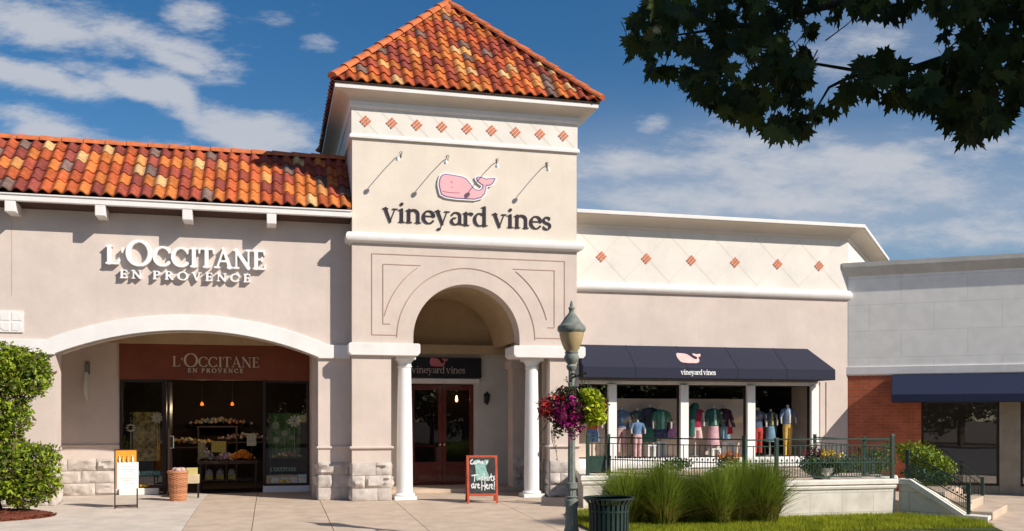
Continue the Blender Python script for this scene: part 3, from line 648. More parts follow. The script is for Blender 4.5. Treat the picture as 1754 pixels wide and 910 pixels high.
for px_ in (693, 911):
    cxx = X(px_, YT+.28); cyy = YT+.28
    p = MB(); pr = [(.165, .13)]+[(.165-.035*((i/10)**1.6), .13+2.52*i/10) for i in range(11)]; p.lathe(pr, cxx, cyy, 28); co = part('column', p, M_WPAINT, tb, smooth=True)
    p = MB(); p.box(cxx-.22, cxx+.22, cyy-.22, cyy+.22, 0, .07); p.lathe([(.20, .07), (.215, .085), (.2, .115), (.17, .13)], cxx, cyy, 28); part('column_base', p, M_WPAINT, co, smooth=True)
    p = MB(); p.lathe([(.132, 2.65), (.15, 2.665), (.15, 2.68), (.132, 2.69), (.135, 2.74), (.16, 2.78), (.195, 2.81)], cxx, cyy, 28); p.box(cxx-.20, cxx+.20, cyy-.2, cyy+.2, 2.81, 2.87); part('column_capital', p, M_WPAINT, co, smooth=True)
# ---- tower sign
ts = empty('wall_sign', (X(800, YT), YT, 5.9), 'charcoal lettering reading vineyard vines under a pink whale on the cream tower', 'sign')
a_, b_ = at(655, 379, YT), at(945, 388, YT); zz = 5.525
VV = 'vineyard vines'
m = MB(); lettering(m, VV, a_.x, zz, YT-.001, .50, .022, -.035, (b_.x-a_.x), bold=-.009); part('name_letters', m, M_SIGNDARK, ts)
a_, b_ = at(752, 342, YT), at(848, 342, YT); ww = b_.x-a_.x; zw = 6.08
M_WPINK = mat('whale_pink', (.80, .44, .47), .5, .04); M_WLINE = mat('whale_outline', (.20, .13, .30), .5, .04)
m = MB(); whale(m, a_.x, zw, ww, YT-.035, YT-.002, .035, kz=.88); wh = part('emblem_backing', m, M_SIGNWHITE, ts)
m = MB(); whale(m, a_.x, zw, ww, YT-.039, YT-.035, .012, kz=.88); part('emblem_outline', m, M_WLINE, wh)
m = MB(); whale(m, a_.x, zw, ww, YT-.043, YT-.039, -.006, kz=.88); part('emblem', m, M_WPINK, wh)
m = MB(); m.tube([(a_.x+.06*ww, YT-.044, zw+.085*ww), (a_.x+.2*ww, YT-.044, zw+.07*ww), (a_.x+.36*ww, YT-.044, zw+.075*ww)], .006); m.tube([(a_.x+.2*ww, YT-.044, zw+.24*ww), (a_.x+.215*ww, YT-.044, zw+.27*ww), (a_.x+.235*ww, YT-.044, zw+.24*ww)], .005); m.tube([(a_.x+.22*ww, YT-.044, zw+.16*ww), (a_.x+.222*ww, YT-.044, zw+.17*ww)], .009); part('emblem_face', m, mat('emblem_rose', (.6, .2, .27), .5), wh)
# ---- sign lights: wall plate, arm reaching out and down, small lamp head; their shadows fall down-left on the wall
spots = [(687, 262, 'leftmost of the four arm lights on the tower, above the start of the lettering'), (767, 268, 'second arm light from the left on the tower, just left of the whale'), (852, 274, 'third arm light from the left on the tower, reaching over the whale tail'), (937, 280, 'rightmost of the four arm lights on the tower, past the whale')]
proto = None
for (px_, py_, lab) in spots:
    q = at(px_, py_, YT)
    if proto is None:
        proto = empty('sign_light', (q.x, YT, q.z), lab, 'lamp', 'arm lights over the tower sign')
        o0 = Vector((q.x, YT, q.z)); dtip = Vector((-.02, -.52, -.28))
        p = MB(); p.lathe([(.03, 0), (.03, .01), (.012, .02)], 0, 0, 12, M=Matrix.Translation(o0) @ Matrix.Rotation(PI/2, 4, 'X')); p.box(q.x-.012, q.x+.012, YT-.012, YT-.0, q.z-.09, q.z+.02); part('wall_plate', p, M_POST, proto)
        hd = o0+Vector((-.135, -.56, -.27))
        p = MB(); p.tube([o0+Vector((0, -.01, -.03)), o0+Vector((-.02, -.10, -.02)), o0+Vector((-.06, -.28, -.09)), hd+Vector((.02, .05, .05)), hd], [.011, .009, .008, .008, .008]); part('arm', p, M_SIGNPALE, proto)
        p = MB(); p.lathe([(.012, .04), (.025, .028), (.04, .0), (.045, -.03), (.03, -.034)], 0, 0, 14, M=Matrix.Translation(hd) @ Matrix.Rotation(R(35), 4, 'X')); part('lamp_head', p, M_SIGNWHITE, proto, smooth=True)
    else:
        c = copy_tree(proto); c.location = (q.x, YT, q.z); c['label'] = lab
# ---- board over the door
bs = empty('door_board', (X(765, YB), YB, 2.7), 'black board over the arched doorway with a pink whale and pale lettering', 'sign')
b0, b1 = X(690, YB), X(823, YB); p = MB(); p.box(b0, b1, YB-.10, YB-.004, 2.56, 3.02); part('board', p, M_BLACK, bs)
m = MB(); a_ = X(705, YB-.1); lettering(m, VV, a_, 2.66, YB-.101, .20, .012, -.035, X(797, YB-.1)-a_, bold=-.002, step=.03); part('board_letters', m, mat('muted_letter', (.42, .36, .34), .6), bs)
m = MB(); a_ = X(736, YB-.1); whale(m, a_, 2.82, X(768, YB-.1)-a_, YB-.113, YB-.101); part('board_emblem', m, mat('emblem_red', (.55, .16, .2), .5), bs)
# ---- sconce right of the door
q = at(832, 682, YB); sn = empty('sconce', (q.x, YB, q.z), 'small dark lantern sconce on the white porch wall right of the door', 'lamp')
p = MB(); p.box(q.x-.04, q.x+.04, YB-.02, YB-.001, q.z-.12, q.z+.1); p.tube([(q.x, YB-.02, q.z+.06), (q.x, YB-.1, q.z+.12), (q.x, YB-.13, q.z+.1)], .01); part('bracket', p, M_BLACK, sn)
p = MB(); p.lathe([(.02, -.16), (.05, -.1), (.075, .06), (.085, .07), (.03, .12), (.008, .15)], q.x, YB-.13, 8, q.z); part('lantern', p, M_BLACK, sn)
q = at(782, 684, YB+1.0); pl = empty('hanging_lamp', (q.x, YB+1, q.z), 'small glowing pendant lamp seen through the red door glass', 'lamp')
p = MB(); p.tube([(q.x, YB+1, 2.9), (q.x, YB+1, q.z+.1)], .008); part('cord', p, M_BLACK, pl)
p = MB(); p.lathe([(.01, .09), (.022, .04), (.032, -.015), (.02, -.05), (.006, -.065)], q.x, YB+1, 12, q.z); part('bulb', p, emitmat('warm_bulb', (1, .5, .12), 9), pl, smooth=True)

# ================================================================ RIGHT WING
rb = empty('boutique_building', (9.5, YR, 0), 'pale pink shop wing with a white cornice and a row of tall display windows', 'building')
WX0, WX1 = TX1, X(1452, YR); CH = 5.0; ca = R(49)
ch = (WX1+CH*math.cos(ca), YR+CH*math.sin(ca))
wz0, wz1 = .50, 2.42
swx0, swx1 = X(1000, YR)-.2, X(1400, YR)
p = MB(); p.box(WX0, WX1, YR, YR+.25, wz1, 4.40); p.box(swx1, WX1, YR, YR+.25, -.05, wz1); p.box(WX0, swx0, YR, YR+.25, -.05, wz1); p.box(swx0, swx1, YR, YR+.25, -.05, .55)
Mc = Matrix.Translation((WX1, YR, 0)) @ Matrix.Rotation(ca, 4, 'Z'); p.box(.01, CH, 0.002, .25, -.05, 4.4, Mc)
part('wall', p, M_PINK, rb)
wpath = [(WX0, YR), (WX1, YR), ch]
p = MB(); p.box(WX0, WX1, YR-.004, YR+.25, 4.41, 5.8); p.box(.01, CH, -.003, .25, 4.41, 5.8, Mc); part('frieze', p, M_BAND, rb)
p = MB(); p.sweep(wpath, [(-.02, 4.33), (.03, 4.33), (.07, 4.35), (.10, 4.40), (.10, 4.46), (.06, 4.52), (.0, 4.54), (-.02, 4.54)]); part('roll_moulding', p, M_WHITE, rb, smooth=True)
p = MB(); p.sweep(wpath, [(-.1, 5.70), (.03, 5.70), (.05, 5.73)]+[(.05+.30*(1-math.cos(R(a))), 5.73+.17*math.sin(R(a))) for a in range(15, 91, 15)]+[(.38, 5.905), (-.1, 5.905)]); part('cornice', p, MATS['cornice_cream'], rb)
p = MB(); p.sweep(wpath, [(-.12, 5.91), (.40, 5.91), (.40, 5.99), (-.12, 5.99)]); part('coping', p, M_WHITE, rb, bevel=.01)
ln = MB()
for (a_, b_) in ((1030, 432), (1107, 436), (1184, 439), (1259, 442), (1332, 445), (1403, 448)):
    q = at(a_, b_, YR-.005); diamond(rb, q.x, YR-.006, 5.08, .085)
for (a_) in (953, 1030, 1107, 1184, 1259, 1332, 1403):
    q = at(a_, 440, YR-.005); h = .58
    for s_ in ((1, -1) if a_ > 1000 else (1,)):
        if q.x-h < WX0: continue
        ln.add([(q.x-s_*h-.004, YR-.0065, 5.10+h), (q.x-s_*h+.004, YR-.0065, 5.10+h), (q.x+s_*h+.004, YR-.0065, 5.10-h+.02), (q.x+s_*h-.004, YR-.0065, 5.10-h+.02)], [(0, 1, 2, 3)] if s_ == 1 else [(0, 1, 2, 3)])
ln2 = MB(); ln2.v = [v if i % 8 < 4 else (v[0], v[1]-.0008, v[2]) for i, v in enumerate(ln.v)]; ln2.f = ln.f; ln2.c = ln.c
part('score_lines', ln2, M_GROOVE2, rb)
# windows
posts = [1047, 1170, 1284, 1393]
edges_ = [swx0] + [X(v, YR) for v in posts]
p = MB(); p.box(swx0, swx1, YR-.03, YR+.1, wz1-.06, wz1+.02); p.box(swx0, swx1, YR-.04, YR+.12, .55, .77); part('window_surround', p, M_WPAINT, rb, bevel=.006)
for i, xx in enumerate(edges_[1:]):
    p = MB(); p.box(xx-.095, xx+.095, YR-.09, YR+.1, .45, wz1-.062); part('window_post', p, M_WPAINT, rb, bevel=.008)
for i in range(4):
    x0, x1 = edges_[i]+(.097 if i else 0), edges_[i+1]-.097
    framed_window(x0, x1, .775, wz1-.065, YR+.02, rb, M_DKFRAME, M_GLASS, .022)
p = MB(); p.box(swx1+.06, swx1+.10, YR-.025, YR-.001, .6, 2.45); part('wall_trim', p, M_PINK, rb); p = MB(); p.box(swx1+.22, swx1+.25, YR-.02, YR-.001, .6, 2.45); part('wall_trim', p, M_PINK, rb)
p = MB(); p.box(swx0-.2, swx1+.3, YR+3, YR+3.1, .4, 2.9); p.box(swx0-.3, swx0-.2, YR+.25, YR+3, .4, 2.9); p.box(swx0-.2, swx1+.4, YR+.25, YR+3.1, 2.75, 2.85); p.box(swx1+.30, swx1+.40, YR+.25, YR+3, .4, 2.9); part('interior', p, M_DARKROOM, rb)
p = MB(); p.box(swx0-.2, swx1+.3, YR+.1, YR+3, .70, .765); p.box(swx1+.05, swx1+.12, YR+.26, YR+1.2, .765, 2.7); part('display_floor', p, M_BEIGEINT, rb)
p = MB(); p.box(swx0, X(1277, YR+.86), YR+.86, YR+.9, .766, Z(1100, 683, YR+.86)); part('backdrop_panel', p, M_BEIGEINT, rb)
# ---- awning of the wing
aw = empty('awning', (9, YR, 2.9), 'long navy canvas awning with a pink whale over the display windows', 'awning')
ax0, ax1 = WX0+.06, X(1430, YR-.62); zt_, zm_, zb_ = 3.20, 2.70, 2.47; pr_ = .62
p = MB(); bev = .18
p.add([(ax0, YR-.003, zt_), (ax1-.30, YR-.003, zt_), (ax1+.02, YR-pr_, zm_), (ax0, YR-pr_, zm_), (ax1+.02, YR-pr_, zb_), (ax0, YR-pr_, zb_), (ax0, YR-.003, zb_), (ax1, YR-.003, zb_)],
      [(0, 3, 2, 1), (3, 5, 4, 2), (0, 6, 5, 3), (1, 2, 4, 7), (5, 6, 7, 4), (0, 1, 7, 6)])
part('canvas', p, M_NAVY, aw, bevel=.012)
sl_ = Vector((0, -pr_, zm_-zt_)).normalized(); nrm_ = Vector((0, sl_.z, -sl_.y)); nrm_ = nrm_ if nrm_.y < 0 else -nrm_
for k in range(1, 5):
    xx = ax0+(ax1-ax0)*k/5; m = MB(); m.add([(xx-.008, YR-.006, zt_+.004), (xx+.008, YR-.006, zt_+.004), (xx+.008, YR-pr_-.005, zm_+.006), (xx-.008, YR-pr_-.005, zm_+.006), (xx+.008, YR-pr_-.005, zb_), (xx-.008, YR-pr_-.005, zb_)], [(0, 3, 2, 1), (3, 5, 4, 2)]); part('seam', m, M_NAVY, aw, fix=False)
def awtf(a, b, t):                                            # b: height up the slope from the valance line, t: out of the canvas
    v = Vector((a, YR-pr_, zm_)) - sl_*b - nrm_*t; return (v.x, v.y, v.z)
wx = X(1162, YR-.4); w2 = X(1206, YR-.4)-wx
m = MB(); whale(m, wx, .18, w2, -.008, 0.002, tf=awtf, kz=1.35); part('awning_emblem', m, mat('awning_pink', (.85, .52, .50), .6), aw)
lx = X(1166, YR-pr_); lw = X(1226, YR-pr_)-lx
m = MB(); lettering(m, VV, lx, zb_+.085, YR-pr_-.001, .135, .006, -.035, lw, bold=.012, step=.03); part('awning_letters', m, M_SIGNWHITE, aw)

# ================================================================ GREY BRICK BUILDING (turned 40 degrees)
gb0 = (WX1+.01, YR-.0); gb = empty('corner_building', (gb0[0], gb0[1], 0), 'grey block shop set at an angle with red brick below and a dark window', 'building')
Mg = Matrix.Translation((gb0[0], gb0[1], 0)) @ Matrix.Rotation(R(-36), 4, 'Z')
LG = 9.0
p = MB(); p.box(0, LG, 0, .3, 2.60, 4.95, Mg); part('upper_wall', p, M_GREYBLOCK, gb)
p = MB(); p.box(-.05, LG, -.03, .3, 2.62, 2.80, Mg); part('band_course', p, M_WHITE, gb, bevel=.01)
p = MB(); p.prism([(-.0, 4.86), (-.04, 4.90), (-.13, 5.06), (-.13, 5.16), (.3, 5.16), (.3, 4.86)], -.12, LG, 'x', M=Mg); part('coping', p, mat('weathered_coping', (.60, .59, .55), .95, .12, 2, .3, 40, streak=.3), gb)
def gs(px_):                                                  # distance along the angled front seen at a pixel column
    rx, ry_ = ray(px_); k = rx/ry_; c_, s_ = math.cos(R(36)), math.sin(R(36)); return (k*gb0[1]-gb0[0])/(c_+k*s_)
s1, s2, s3, s4, s5 = gs(1525), gs(1578), gs(1712), gs(1748), gs(1748)
p = MB(); p.box(0, s2, 0, .3, -.4, 2.6, Mg); part('brick_wall', p, M_BRICK, gb)
p = MB(); p.box(s2, s3, .02, .3, -.4, .16, Mg); p.box(s3, s4, -.01, .3, -.4, 2.6, Mg); p.box(s2, s3, .02, .3, 2.1, 2.6, Mg); p.box(s4+1.6, LG, -.01, .3, -.4, 2.6, Mg); p.box(s4, s4+1.6, .02, .3, -.4, .16, Mg); part('lower_wall', p, M_BEIGEBLK, gb)
M_GLASSMIR = glassmat('street_glass', (.55, .56, .56), .95, .30)
framed_window(s2, s3, .16, 2.1, .08, gb, M_DKFRAME, M_GLASSMIR, .05, M=Mg); framed_window(s4, s4+1.6, .16, 2.4, .08, gb, M_DKFRAME, M_GLASSMIR, .05, M=Mg)
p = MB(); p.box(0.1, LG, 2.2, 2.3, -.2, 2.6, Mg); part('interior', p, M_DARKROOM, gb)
ag = empty('awning', (gb0[0]+1, gb0[1]-1, 2.3), 'plain dark blue awning on the angled grey building at the right edge', 'awning')
p = MB(); pg = .70; sA = gs(1528); p.add([Mg @ Vector(v) for v in [(sA, -.003, 2.61), (LG, -.003, 2.61), (LG, -pg, 2.15), (sA, -pg, 2.15), (LG, -pg, 1.98), (sA, -pg, 1.98), (sA, -.003, 1.98), (LG, -.003, 1.98)]],
      [(0, 3, 2, 1), (3, 5, 4, 2), (0, 6, 5, 3), (1, 2, 4, 7), (5, 6, 7, 4), (0, 1, 7, 6)]); part('canvas', p, M_NAVY2, ag, bevel=.01)

# ================================================================ TERRACE
TZt = .53; FY = 14.85
P0 = (TX1+.12, YR); P1 = (5.60, 17.0); P2 = (X(1045, 17.0), 17.0); P3 = (X(1278, FY), FY); P4 = (X(1534, FY), FY); P5 = (WX1+.3, YR-.4)
tr = empty('terrace', (9, 17, 0), 'raised cream stone terrace with low walls in front of the display windows', 'terrace')
p = MB(); p.prism([P0, P1, P2, P3, P4, (P4[0]+.7, P4[1]+1.0), P5, (WX1-.05, YR-.05)], -.35, TZt-.06, 'z'); part('base_wall', p, M_TERRWALL, tr)
tpth = [P0, P1, P2, P3, P4, (P4[0]+.7, P4[1]+1.0)]
p = MB(); p.sweep(tpth, [(-.25, TZt-.05), (.05, TZt-.05), (.05, TZt+.02), (.03, TZt+.035), (-.25, TZt+.035)]); p.sweep(tpth, [(-.1, TZt-.13), (.022, TZt-.13), (.035, TZt-.09), (.022, TZt-.058), (-.1, TZt-.058)]); part('coping', p, mat('coping_stone', (.78, .74, .66), .8, .1, 4, .2, 40, streak=.15), tr, bevel=.006)
p = MB(); p.prism([(P0[0]+.1, P0[1]-.1), (P1[0]+.2, P1[1]+.2), (P2[0]+.2, P2[1]+.2), (P3[0]+.1, P3[1]+.2), (P4[0]-.1, P4[1]+.2), (P5[0]-.4, P5[1]-.1), (WX1-.1, YR-.1)], TZt-.06, TZt-.02, 'z'); part('paving', p, M_CONC, tr)
# sloping stair wall + steps
A_ = Vector((P4[0]+.06, P4[1]-.01, 0)); Bx, By = atD(1690, 16.2); B_ = Vector((Bx, By, 0)); dv = (B_-A_); Ls = dv.length; ang = math.atan2(dv.y, dv.x); Ms = Matrix.Translation(A_) @ Matrix.Rotation(ang, 4, 'Z')
gB = gz(By)
p = MB(); p.prism([(0, -.35), (Ls, -.35), (Ls, gB+.02), (Ls-.35, gB+.03), (.15, TZt-.06), (0, TZt-.06)], 0, .22, 'y', M=Ms); part('stair_wall', p, M_TERRWALL, tr)
p = MB(); p.prism([(-.02, TZt-.055), (.15, TZt-.055), (Ls-.37, gB+.035), (Ls+.03, gB+.025), (Ls+.03, gB+.09), (Ls-.33, gB+.10), (.20, TZt+.035), (-.02, TZt+.035)], -.05, .27, 'y', M=Ms); part('stair_coping', p, MATS['coping_stone'], tr, bevel=.006)
for i in range(3):
    p = MB(); p.box(.55+i*.42, Ls+.25-(2-i)*.0 if i == 0 else .55+(3)*.42+.1, .28, 1.9, -.3, .0, Ms) if False else p.box(.1, .7+i*.38, .28, 2.0, -.3, TZt-.155*(i+1)-.03, Ms); part('step', p, M_CONC, tr, bevel=.012)
# ---- railings
def railing(name, pts, z0, top, label, n_int, posts_at=(0, 1), tall=.05, dense=True, panel=False, zs=None):
    r = empty(name, (pts[0][0], pts[0][1], z0), label, 'railing')
    A = Vector((*pts[0], 0)); B = Vector((*pts[1], 0)); d = B-A; L = d.length; M = Matrix.Translation(A) @ Matrix.Rotation(math.atan2(d.y, d.x), 4, 'Z')
    sz = (lambda s: z0) if zs is None else (lambda s: zs[0]+(zs[1]-zs[0])*s/L); hh = top-z0
    def bar(mb, a, b, h, w=.02):
        vs = []
        for s in (a, b):
            for (dy, dz) in ((-w/2, -w/2), (w/2, -w/2), (w/2, w/2), (-w/2, w/2)): vs.append(M @ Vector((s, dy, sz(s)+h+dz)))
        mb.add(vs, [(0, 1, 2, 3), (7, 6, 5, 4), (0, 4, 5, 1), (1, 5, 6, 2), (2, 6, 7, 3), (3, 7, 4, 0)])
    for (h_, w__) in ((hh, .024), (hh-.11, .016), (.05, .02)) + (((hh*.42, .018),) if dense else ()): m = MB(); bar(m, 0, L, h_, w__); part('rail', m, M_GREENMETAL, r)
    m = MB()
    for i in range(1, n_int):
        s = L*i/n_int; zb0 = sz(s); m.box(s-.0055, s+.0055, -.0055, .0055, zb0+.05, zb0+hh-.11, M)
        if dense:
            s2_ = s-L/n_int/2; zb1 = sz(s2_); m.box(s2_-.0045, s2_+.0045, -.0045, .0045, zb1+.05, zb1+hh*.42+.04, M)
            m.lathe([(.014, 0), (.02, .02), (.001, .045)], 0, 0, 6, M=M @ Matrix.Translation((s2_, 0, zb1+hh*.42+.03)))
    part('balusters', m, M_GREENMETAL, r)
    if panel:
        m = MB(); m.box(.05, L-.05, -.01, .01, z0+.04, z0+hh*.52, M); part('panel', m, M_GREENMETAL, r)
    for f in posts_at:
        s = L*f; m = MB(); m.box(s-.03, s+.03, -.03, .03, sz(s)-.02, sz(s)+hh+tall, M); m.box(s-.036, s+.036, -.036, .036, sz(s)+hh+tall, sz(s)+hh+tall+.015, M); part('post', m, M_GREENMETAL, r, bevel=.005)
    return r
rz0 = TZt+.035; rtop = 1.27
def ins(a, b, k=.12):
    return a
i1 = (P1[0]+.12, P1[1]+.1); i2 = (P2[0]+.0, P2[1]+.1); i3 = (P3[0]+.03, P3[1]+.12); i4 = (P4[0]-.0, P4[1]+.1)
railing('railing', (i1, i2), rz0, rtop, 'short green railing with a solid lower panel beside the tower pier', 5, panel=True)
railing('railing', (i2, (i3[0], i3[1])), rz0, rtop, 'long green metal railing behind the tall grass clumps', 26, posts_at=(1,))
gx1 = (X(1330, i3[1]), i3[1])
railing('railing', ((i3[0]+.06, i3[1]), gx1), rz0, rtop-.01, 'short green railing section just right of the grass clumps', 5, posts_at=(1,), tall=.02)
railing('railing', ((gx1[0]+.05, gx1[1]), i4), rz0, rtop, 'green railing with dense lower bars along the top of the cream wall', 22, posts_at=(1,), tall=.06)
sa = Ms @ Vector((.12, .11, 0)); sb = Ms @ Vector((Ls-.25, .11, 0))
railing('railing', ((sa.x, sa.y), (sb.x, sb.y)), TZt+.03, TZt+.50, 'green handrail going down along the sloping stair wall', 16, posts_at=(0, .955,), tall=.03, zs=(TZt+.03, gB+.1))
sa2 = Ms @ Vector((.5, 1.9, 0)); sb2 = Ms @ Vector((Ls-.35, 1.9, 0))
railing('railing', ((sa2.x, sa2.y), (sb2.x, sb2.y)), TZt, TZt+.48, 'far green handrail on the other side of the stairs', 8, posts_at=(1,), tall=.03, zs=(TZt-.1, gB+.12), dense=False)
railing('railing', ((i4[0]+.02, i4[1]+.1), (i4[0]+.7, 18.6)), rz0, rtop-.05, 'green railing running back from the stairs to the brick wall', 18, posts_at=(.3, 1,), dense=True)

# ================================================================ LAWN
lx0, lx1 = 4.9, atD(1715, 15.1)[0]; LY0, LY1 = 13.0, 14.82
lawn_poly = [(4.75, 13.05), (9.9, 13.05), (atD(1718, 14.9)[0], atD(1718, 14.9)[1]), (B_.x-.2, B_.y-.12), (P4[0]+.1, FY-.1), (P3[0], FY-.05), (P2[0]-.1, P2[1]-.1), (5.0, 16.2), (4.75, 15.0)]
def inpoly(x, y, P):
    c = False; n = len(P)
    for i in range(n):
        a, b = P[i], P[(i+1) % n]
        if (a[1] > y) != (b[1] > y) and x < (b[0]-a[0])*(y-a[1])/(b[1]-a[1])+a[0]: c = not c
    return c
g = MB(); g.prism(lawn_poly, -.2, -.06, 'z')
g.v = [(x, y, gz(y)+(.035 if z > -.1 else -.1)) for x, y, z in g.v]; struct('lawn', g, mat('lawn_soil', (.06, .085, .02), .95, .3, 12, .5, 30))
m = MB(); n = 0
while n < 46000:
    x = random.uniform(4.75, 12.3); y = random.uniform(13.0, 16.9)
    if not inpoly(x, y, lawn_poly): continue
    q = proj((x, y, gz(y)))
    if q[1] > 960 or (y > 15.2 and random.random() < .6): n += .2; continue
    n += 1; h = random.uniform(.035, .085)*(1+.3*mnoise.noise(Vector((x*1.5, y*1.5, 0)))); a = random.uniform(0, 2*PI); w = random.uniform(.0035, .006); lx_, ly_ = random.gauss(0, .022), random.gauss(0, .022); z = gz(y)+.03
    t = mnoise.noise(Vector((x*2.2, y*2.2, 5)))*.5+.5; c = (.22+.12*t+random.uniform(-.03, .06), .265+.10*t+random.uniform(-.03, .06), .016)
    ca_, sa_ = math.cos(a)*w, math.sin(a)*w
    m.add([(x-ca_, y-sa_, z), (x+ca_, y+sa_, z), (x+lx_+ca_*.3, y+ly_+sa_*.3, z+h)], [(0, 1, 2)], c)
o = m.build('grass', M_LAWN, None, fix=False); tag(o, 'short bright green lawn in front of the cream terrace wall', 'grass', kind='stuff')

# ---- tall grass clumps
def clump_mesh(seed, n=3400, h=1.0, spread=.34):
    rr = random.Random(seed); m = MB()
    for _ in range(n):
        a = rr.uniform(0, 2*PI); r0 = rr.uniform(0, .16)**1.0; lean = abs(rr.gauss(0, .48))*spread+.02; hh = h*rr.uniform(.45, 1.04); w = rr.uniform(.003, .0062); dry = rr.random() < .20
        k = rr.uniform(.75, 1.3); c = ((.30*k, .24*k, .06*k) if dry else (.18*k, .245*k, .028*k))
        if dry: hh *= .55
        base = Vector((r0*math.cos(a)*1.3, r0*math.sin(a), 0)); dirv = Vector((math.cos(a+rr.gauss(0, .4)), math.sin(a+rr.gauss(0, .4)), 0)); side = Vector((-math.sin(a), math.cos(a), 0)) if rr.random() < .5 else Vector((1, 0, 0)); pts = []
        for i in range(5):
            t = i/4; pos = base+dirv*(lean*(t**2)*1.6)+Vector((0, 0, hh*(t-.18*lean/spread*t**3))); ww = w*(1-t**1.5)+.0008; pts += [pos-side*ww, pos+side*ww]
        m.add(pts, [(2*i, 2*i+1, 2*i+3, 2*i+2) for i in range(4)], c)
    return m
cl_spots = [(1074, 14.5, .98, 0, 'tall green grass clump nearest the green litter bin'), (1134, 14.3, 1.08, 1, 'tall grass clump second from the litter bin, with a feathery rounded top'), (1188, 14.5, .86, 2, 'lower grass clump in the middle of the row, third from the litter bin'), (1228, 14.3, .95, 0, 'grass clump in front of the orange potted flowers'), (1268, 14.45, 1.07, 1, 'upright grass clump in front of the tall railing post'), (1306, 14.3, 1.10, 2, 'tall grass clump at the right end of the row, against the cream wall')]
pm = {}
for (px_, yy, sc_, k, lab) in cl_spots:
    x = X(px_, yy)
    if k not in pm:
        o = clump_mesh(60+k).build('grass_clump', M_REED, None, fix=False); pm[k] = o
    else: o = pm[k].copy(); col.objects.link(o)
    o.location = (x, yy, gz(yy)+.02); o.scale = (1.14, 1.15, sc_*1.0); o.rotation_euler = (0, 0, px_*1.7); tag(o, lab, 'grass clump', 'tall grass clumps along the terrace')

# ================================================================ LAMP POST, BASKET, LITTER BIN
LD = 13.2; lxp, lyp = atD(979, LD); lz = gz(lyp)
def zl(py): return EYE+(HY-py)*LD/F
lp = empty('street_lamp', (lxp, lyp, lz), 'weathered green lamp post with an amber acorn lantern and a flower basket', 'street lamp')
pr = [(.20, lz), (.20, lz+.10), (.17, lz+.14), (.11, lz+.22), (.09, lz+.3), (.082, zl(868)), (.078, zl(862))]
p = MB(); p.lathe(pr, lxp, lyp, 24, 0, flute=.06); p.lathe([(.07, zl(862)), (.066, zl(840))], lxp, lyp, 24, 0, flute=.08); p.lathe([(.055, zl(826)), (.047, zl(700)), (.044, zl(640)), (.046, zl(632))], lxp, lyp, 16, 0, flute=.10); part('pole', p, M_POST, lp)
p = MB()
for (za, zb2, r_) in ((868, 855, .095), (853, 849, .085), (838, 826, .080)):
    p.lathe([(r_*.8, zl(za)), (r_, zl(za)+.012), (r_, zl(zb2)-.012), (r_*.75, zl(zb2))], lxp, lyp, 24)
p.lathe([(.055, zl(634)), (.075, zl(628)), (.055, zl(624)), (.095, zl(618)), (.105, zl(612)), (.085, zl(607)), (.095, zl(603)), (.07, zl(601))], lxp, lyp, 20); part('collar', p, M_POST, lp, smooth=True)
p = MB(); p.lathe([(.075, zl(603)), (.105, zl(598)), (.145, zl(585)), (.165, zl(575)), (.17, zl(568))], lxp, lyp, 16); part('lamp_shade', p, M_LAMPGLASS, lp, smooth=True)
p = MB(); p.lathe([(.16, zl(571)), (.192, zl(567)), (.196, zl(563)), (.188, zl(559)), (.165, zl(557)), (.138, zl(553)), (.112, zl(548)), (.085, zl(543)), (.055, zl(538.5)), (.036, zl(535)), (.034, zl(531)), (.045, zl(529)), (.042, zl(527)), (.024, zl(525)), (.022, zl(521)), (.012, zl(517)), (.002, zl(515))], lxp, lyp, 20); part('lamp_cap', p, M_POST, lp, smooth=True)
p = MB()
a1_ = Vector((lxp-.13, lyp-.38, zl(655))); a2_ = Vector((lxp+.13, lyp-.30, zl(640))); p.tube([a1_, Vector((lxp+.0, lyp-.03, zl(647))), a2_], .013)
p.tube([(lxp, lyp-.03, zl(640)), (lxp, lyp-.35, zl(648))], .012); part('basket_arm', p, M_BLACK, lp)
hb_ = empty('hanging_basket', (lxp, lyp-.3, zl(700)), 'hanging basket of magenta, red and lime green flowers on the lamp post', 'flower basket')
bc = Vector((lxp+.02, lyp-.28, zl(700)))
def S2(px_, py_, D=LD-.3):
    x, y = atD(px_, D); return (x, y, EYE+(HY-py_)*D/F)
def lob(px_, py_, rx, rz_, ry_=.22, dD=0): x, y, z = S2(px_, py_, LD-.3+dD); return ((x, y, z), (rx, ry_, rz_))
m = MB(); leafset(m, blob_points([lob(985, 688, .36, .20), lob(948, 700, .2, .18), lob(1015, 690, .22, .22), lob(965, 720, .15, .15), lob(955, 735, .10, .14), lob(975, 675, .25, .12)], 2400, .1), .026, [(.05, .085, .02), (.035, .06, .018), (.08, .11, .03), (.07, .03, .04)]); part('foliage', m, M_LEAF, hb_, fix=False)
m = MB(); leafset(m, blob_points([lob(1017, 700, .165, .24, .16, -.12), lob(1008, 680, .12, .12, .12, -.1), lob(1025, 715, .12, .12, .12, -.1)], 900, .4), .034, [(.42, .50, .02), (.55, .60, .03), (.34, .42, .02)]); part('lime_foliage', m, M_LEAF, hb_, fix=False)
m = MB(); leafset(m, blob_points([lob(970, 712, .19, .19, .22, -.12), lob(984, 736, .12, .13, .14, -.12), lob(958, 700, .12, .12, .2, -.12), lob(988, 706, .10, .16, .14, -.14)], 900, .3), .028, [(.50, .01, .19), (.34, .01, .14), (.16, .01, .07), (.05, .07, .02)]); leafset(m, [S2(a+random.gauss(0, 3), b+random.gauss(0, 3), LD-.52) for a, b in ((978, 684), (966, 712), (980, 716), (970, 724)) for _ in range(8)], .03, [(.75, .03, .42)]); part('magenta_flowers', m, M_PETAL, hb_, fix=False)
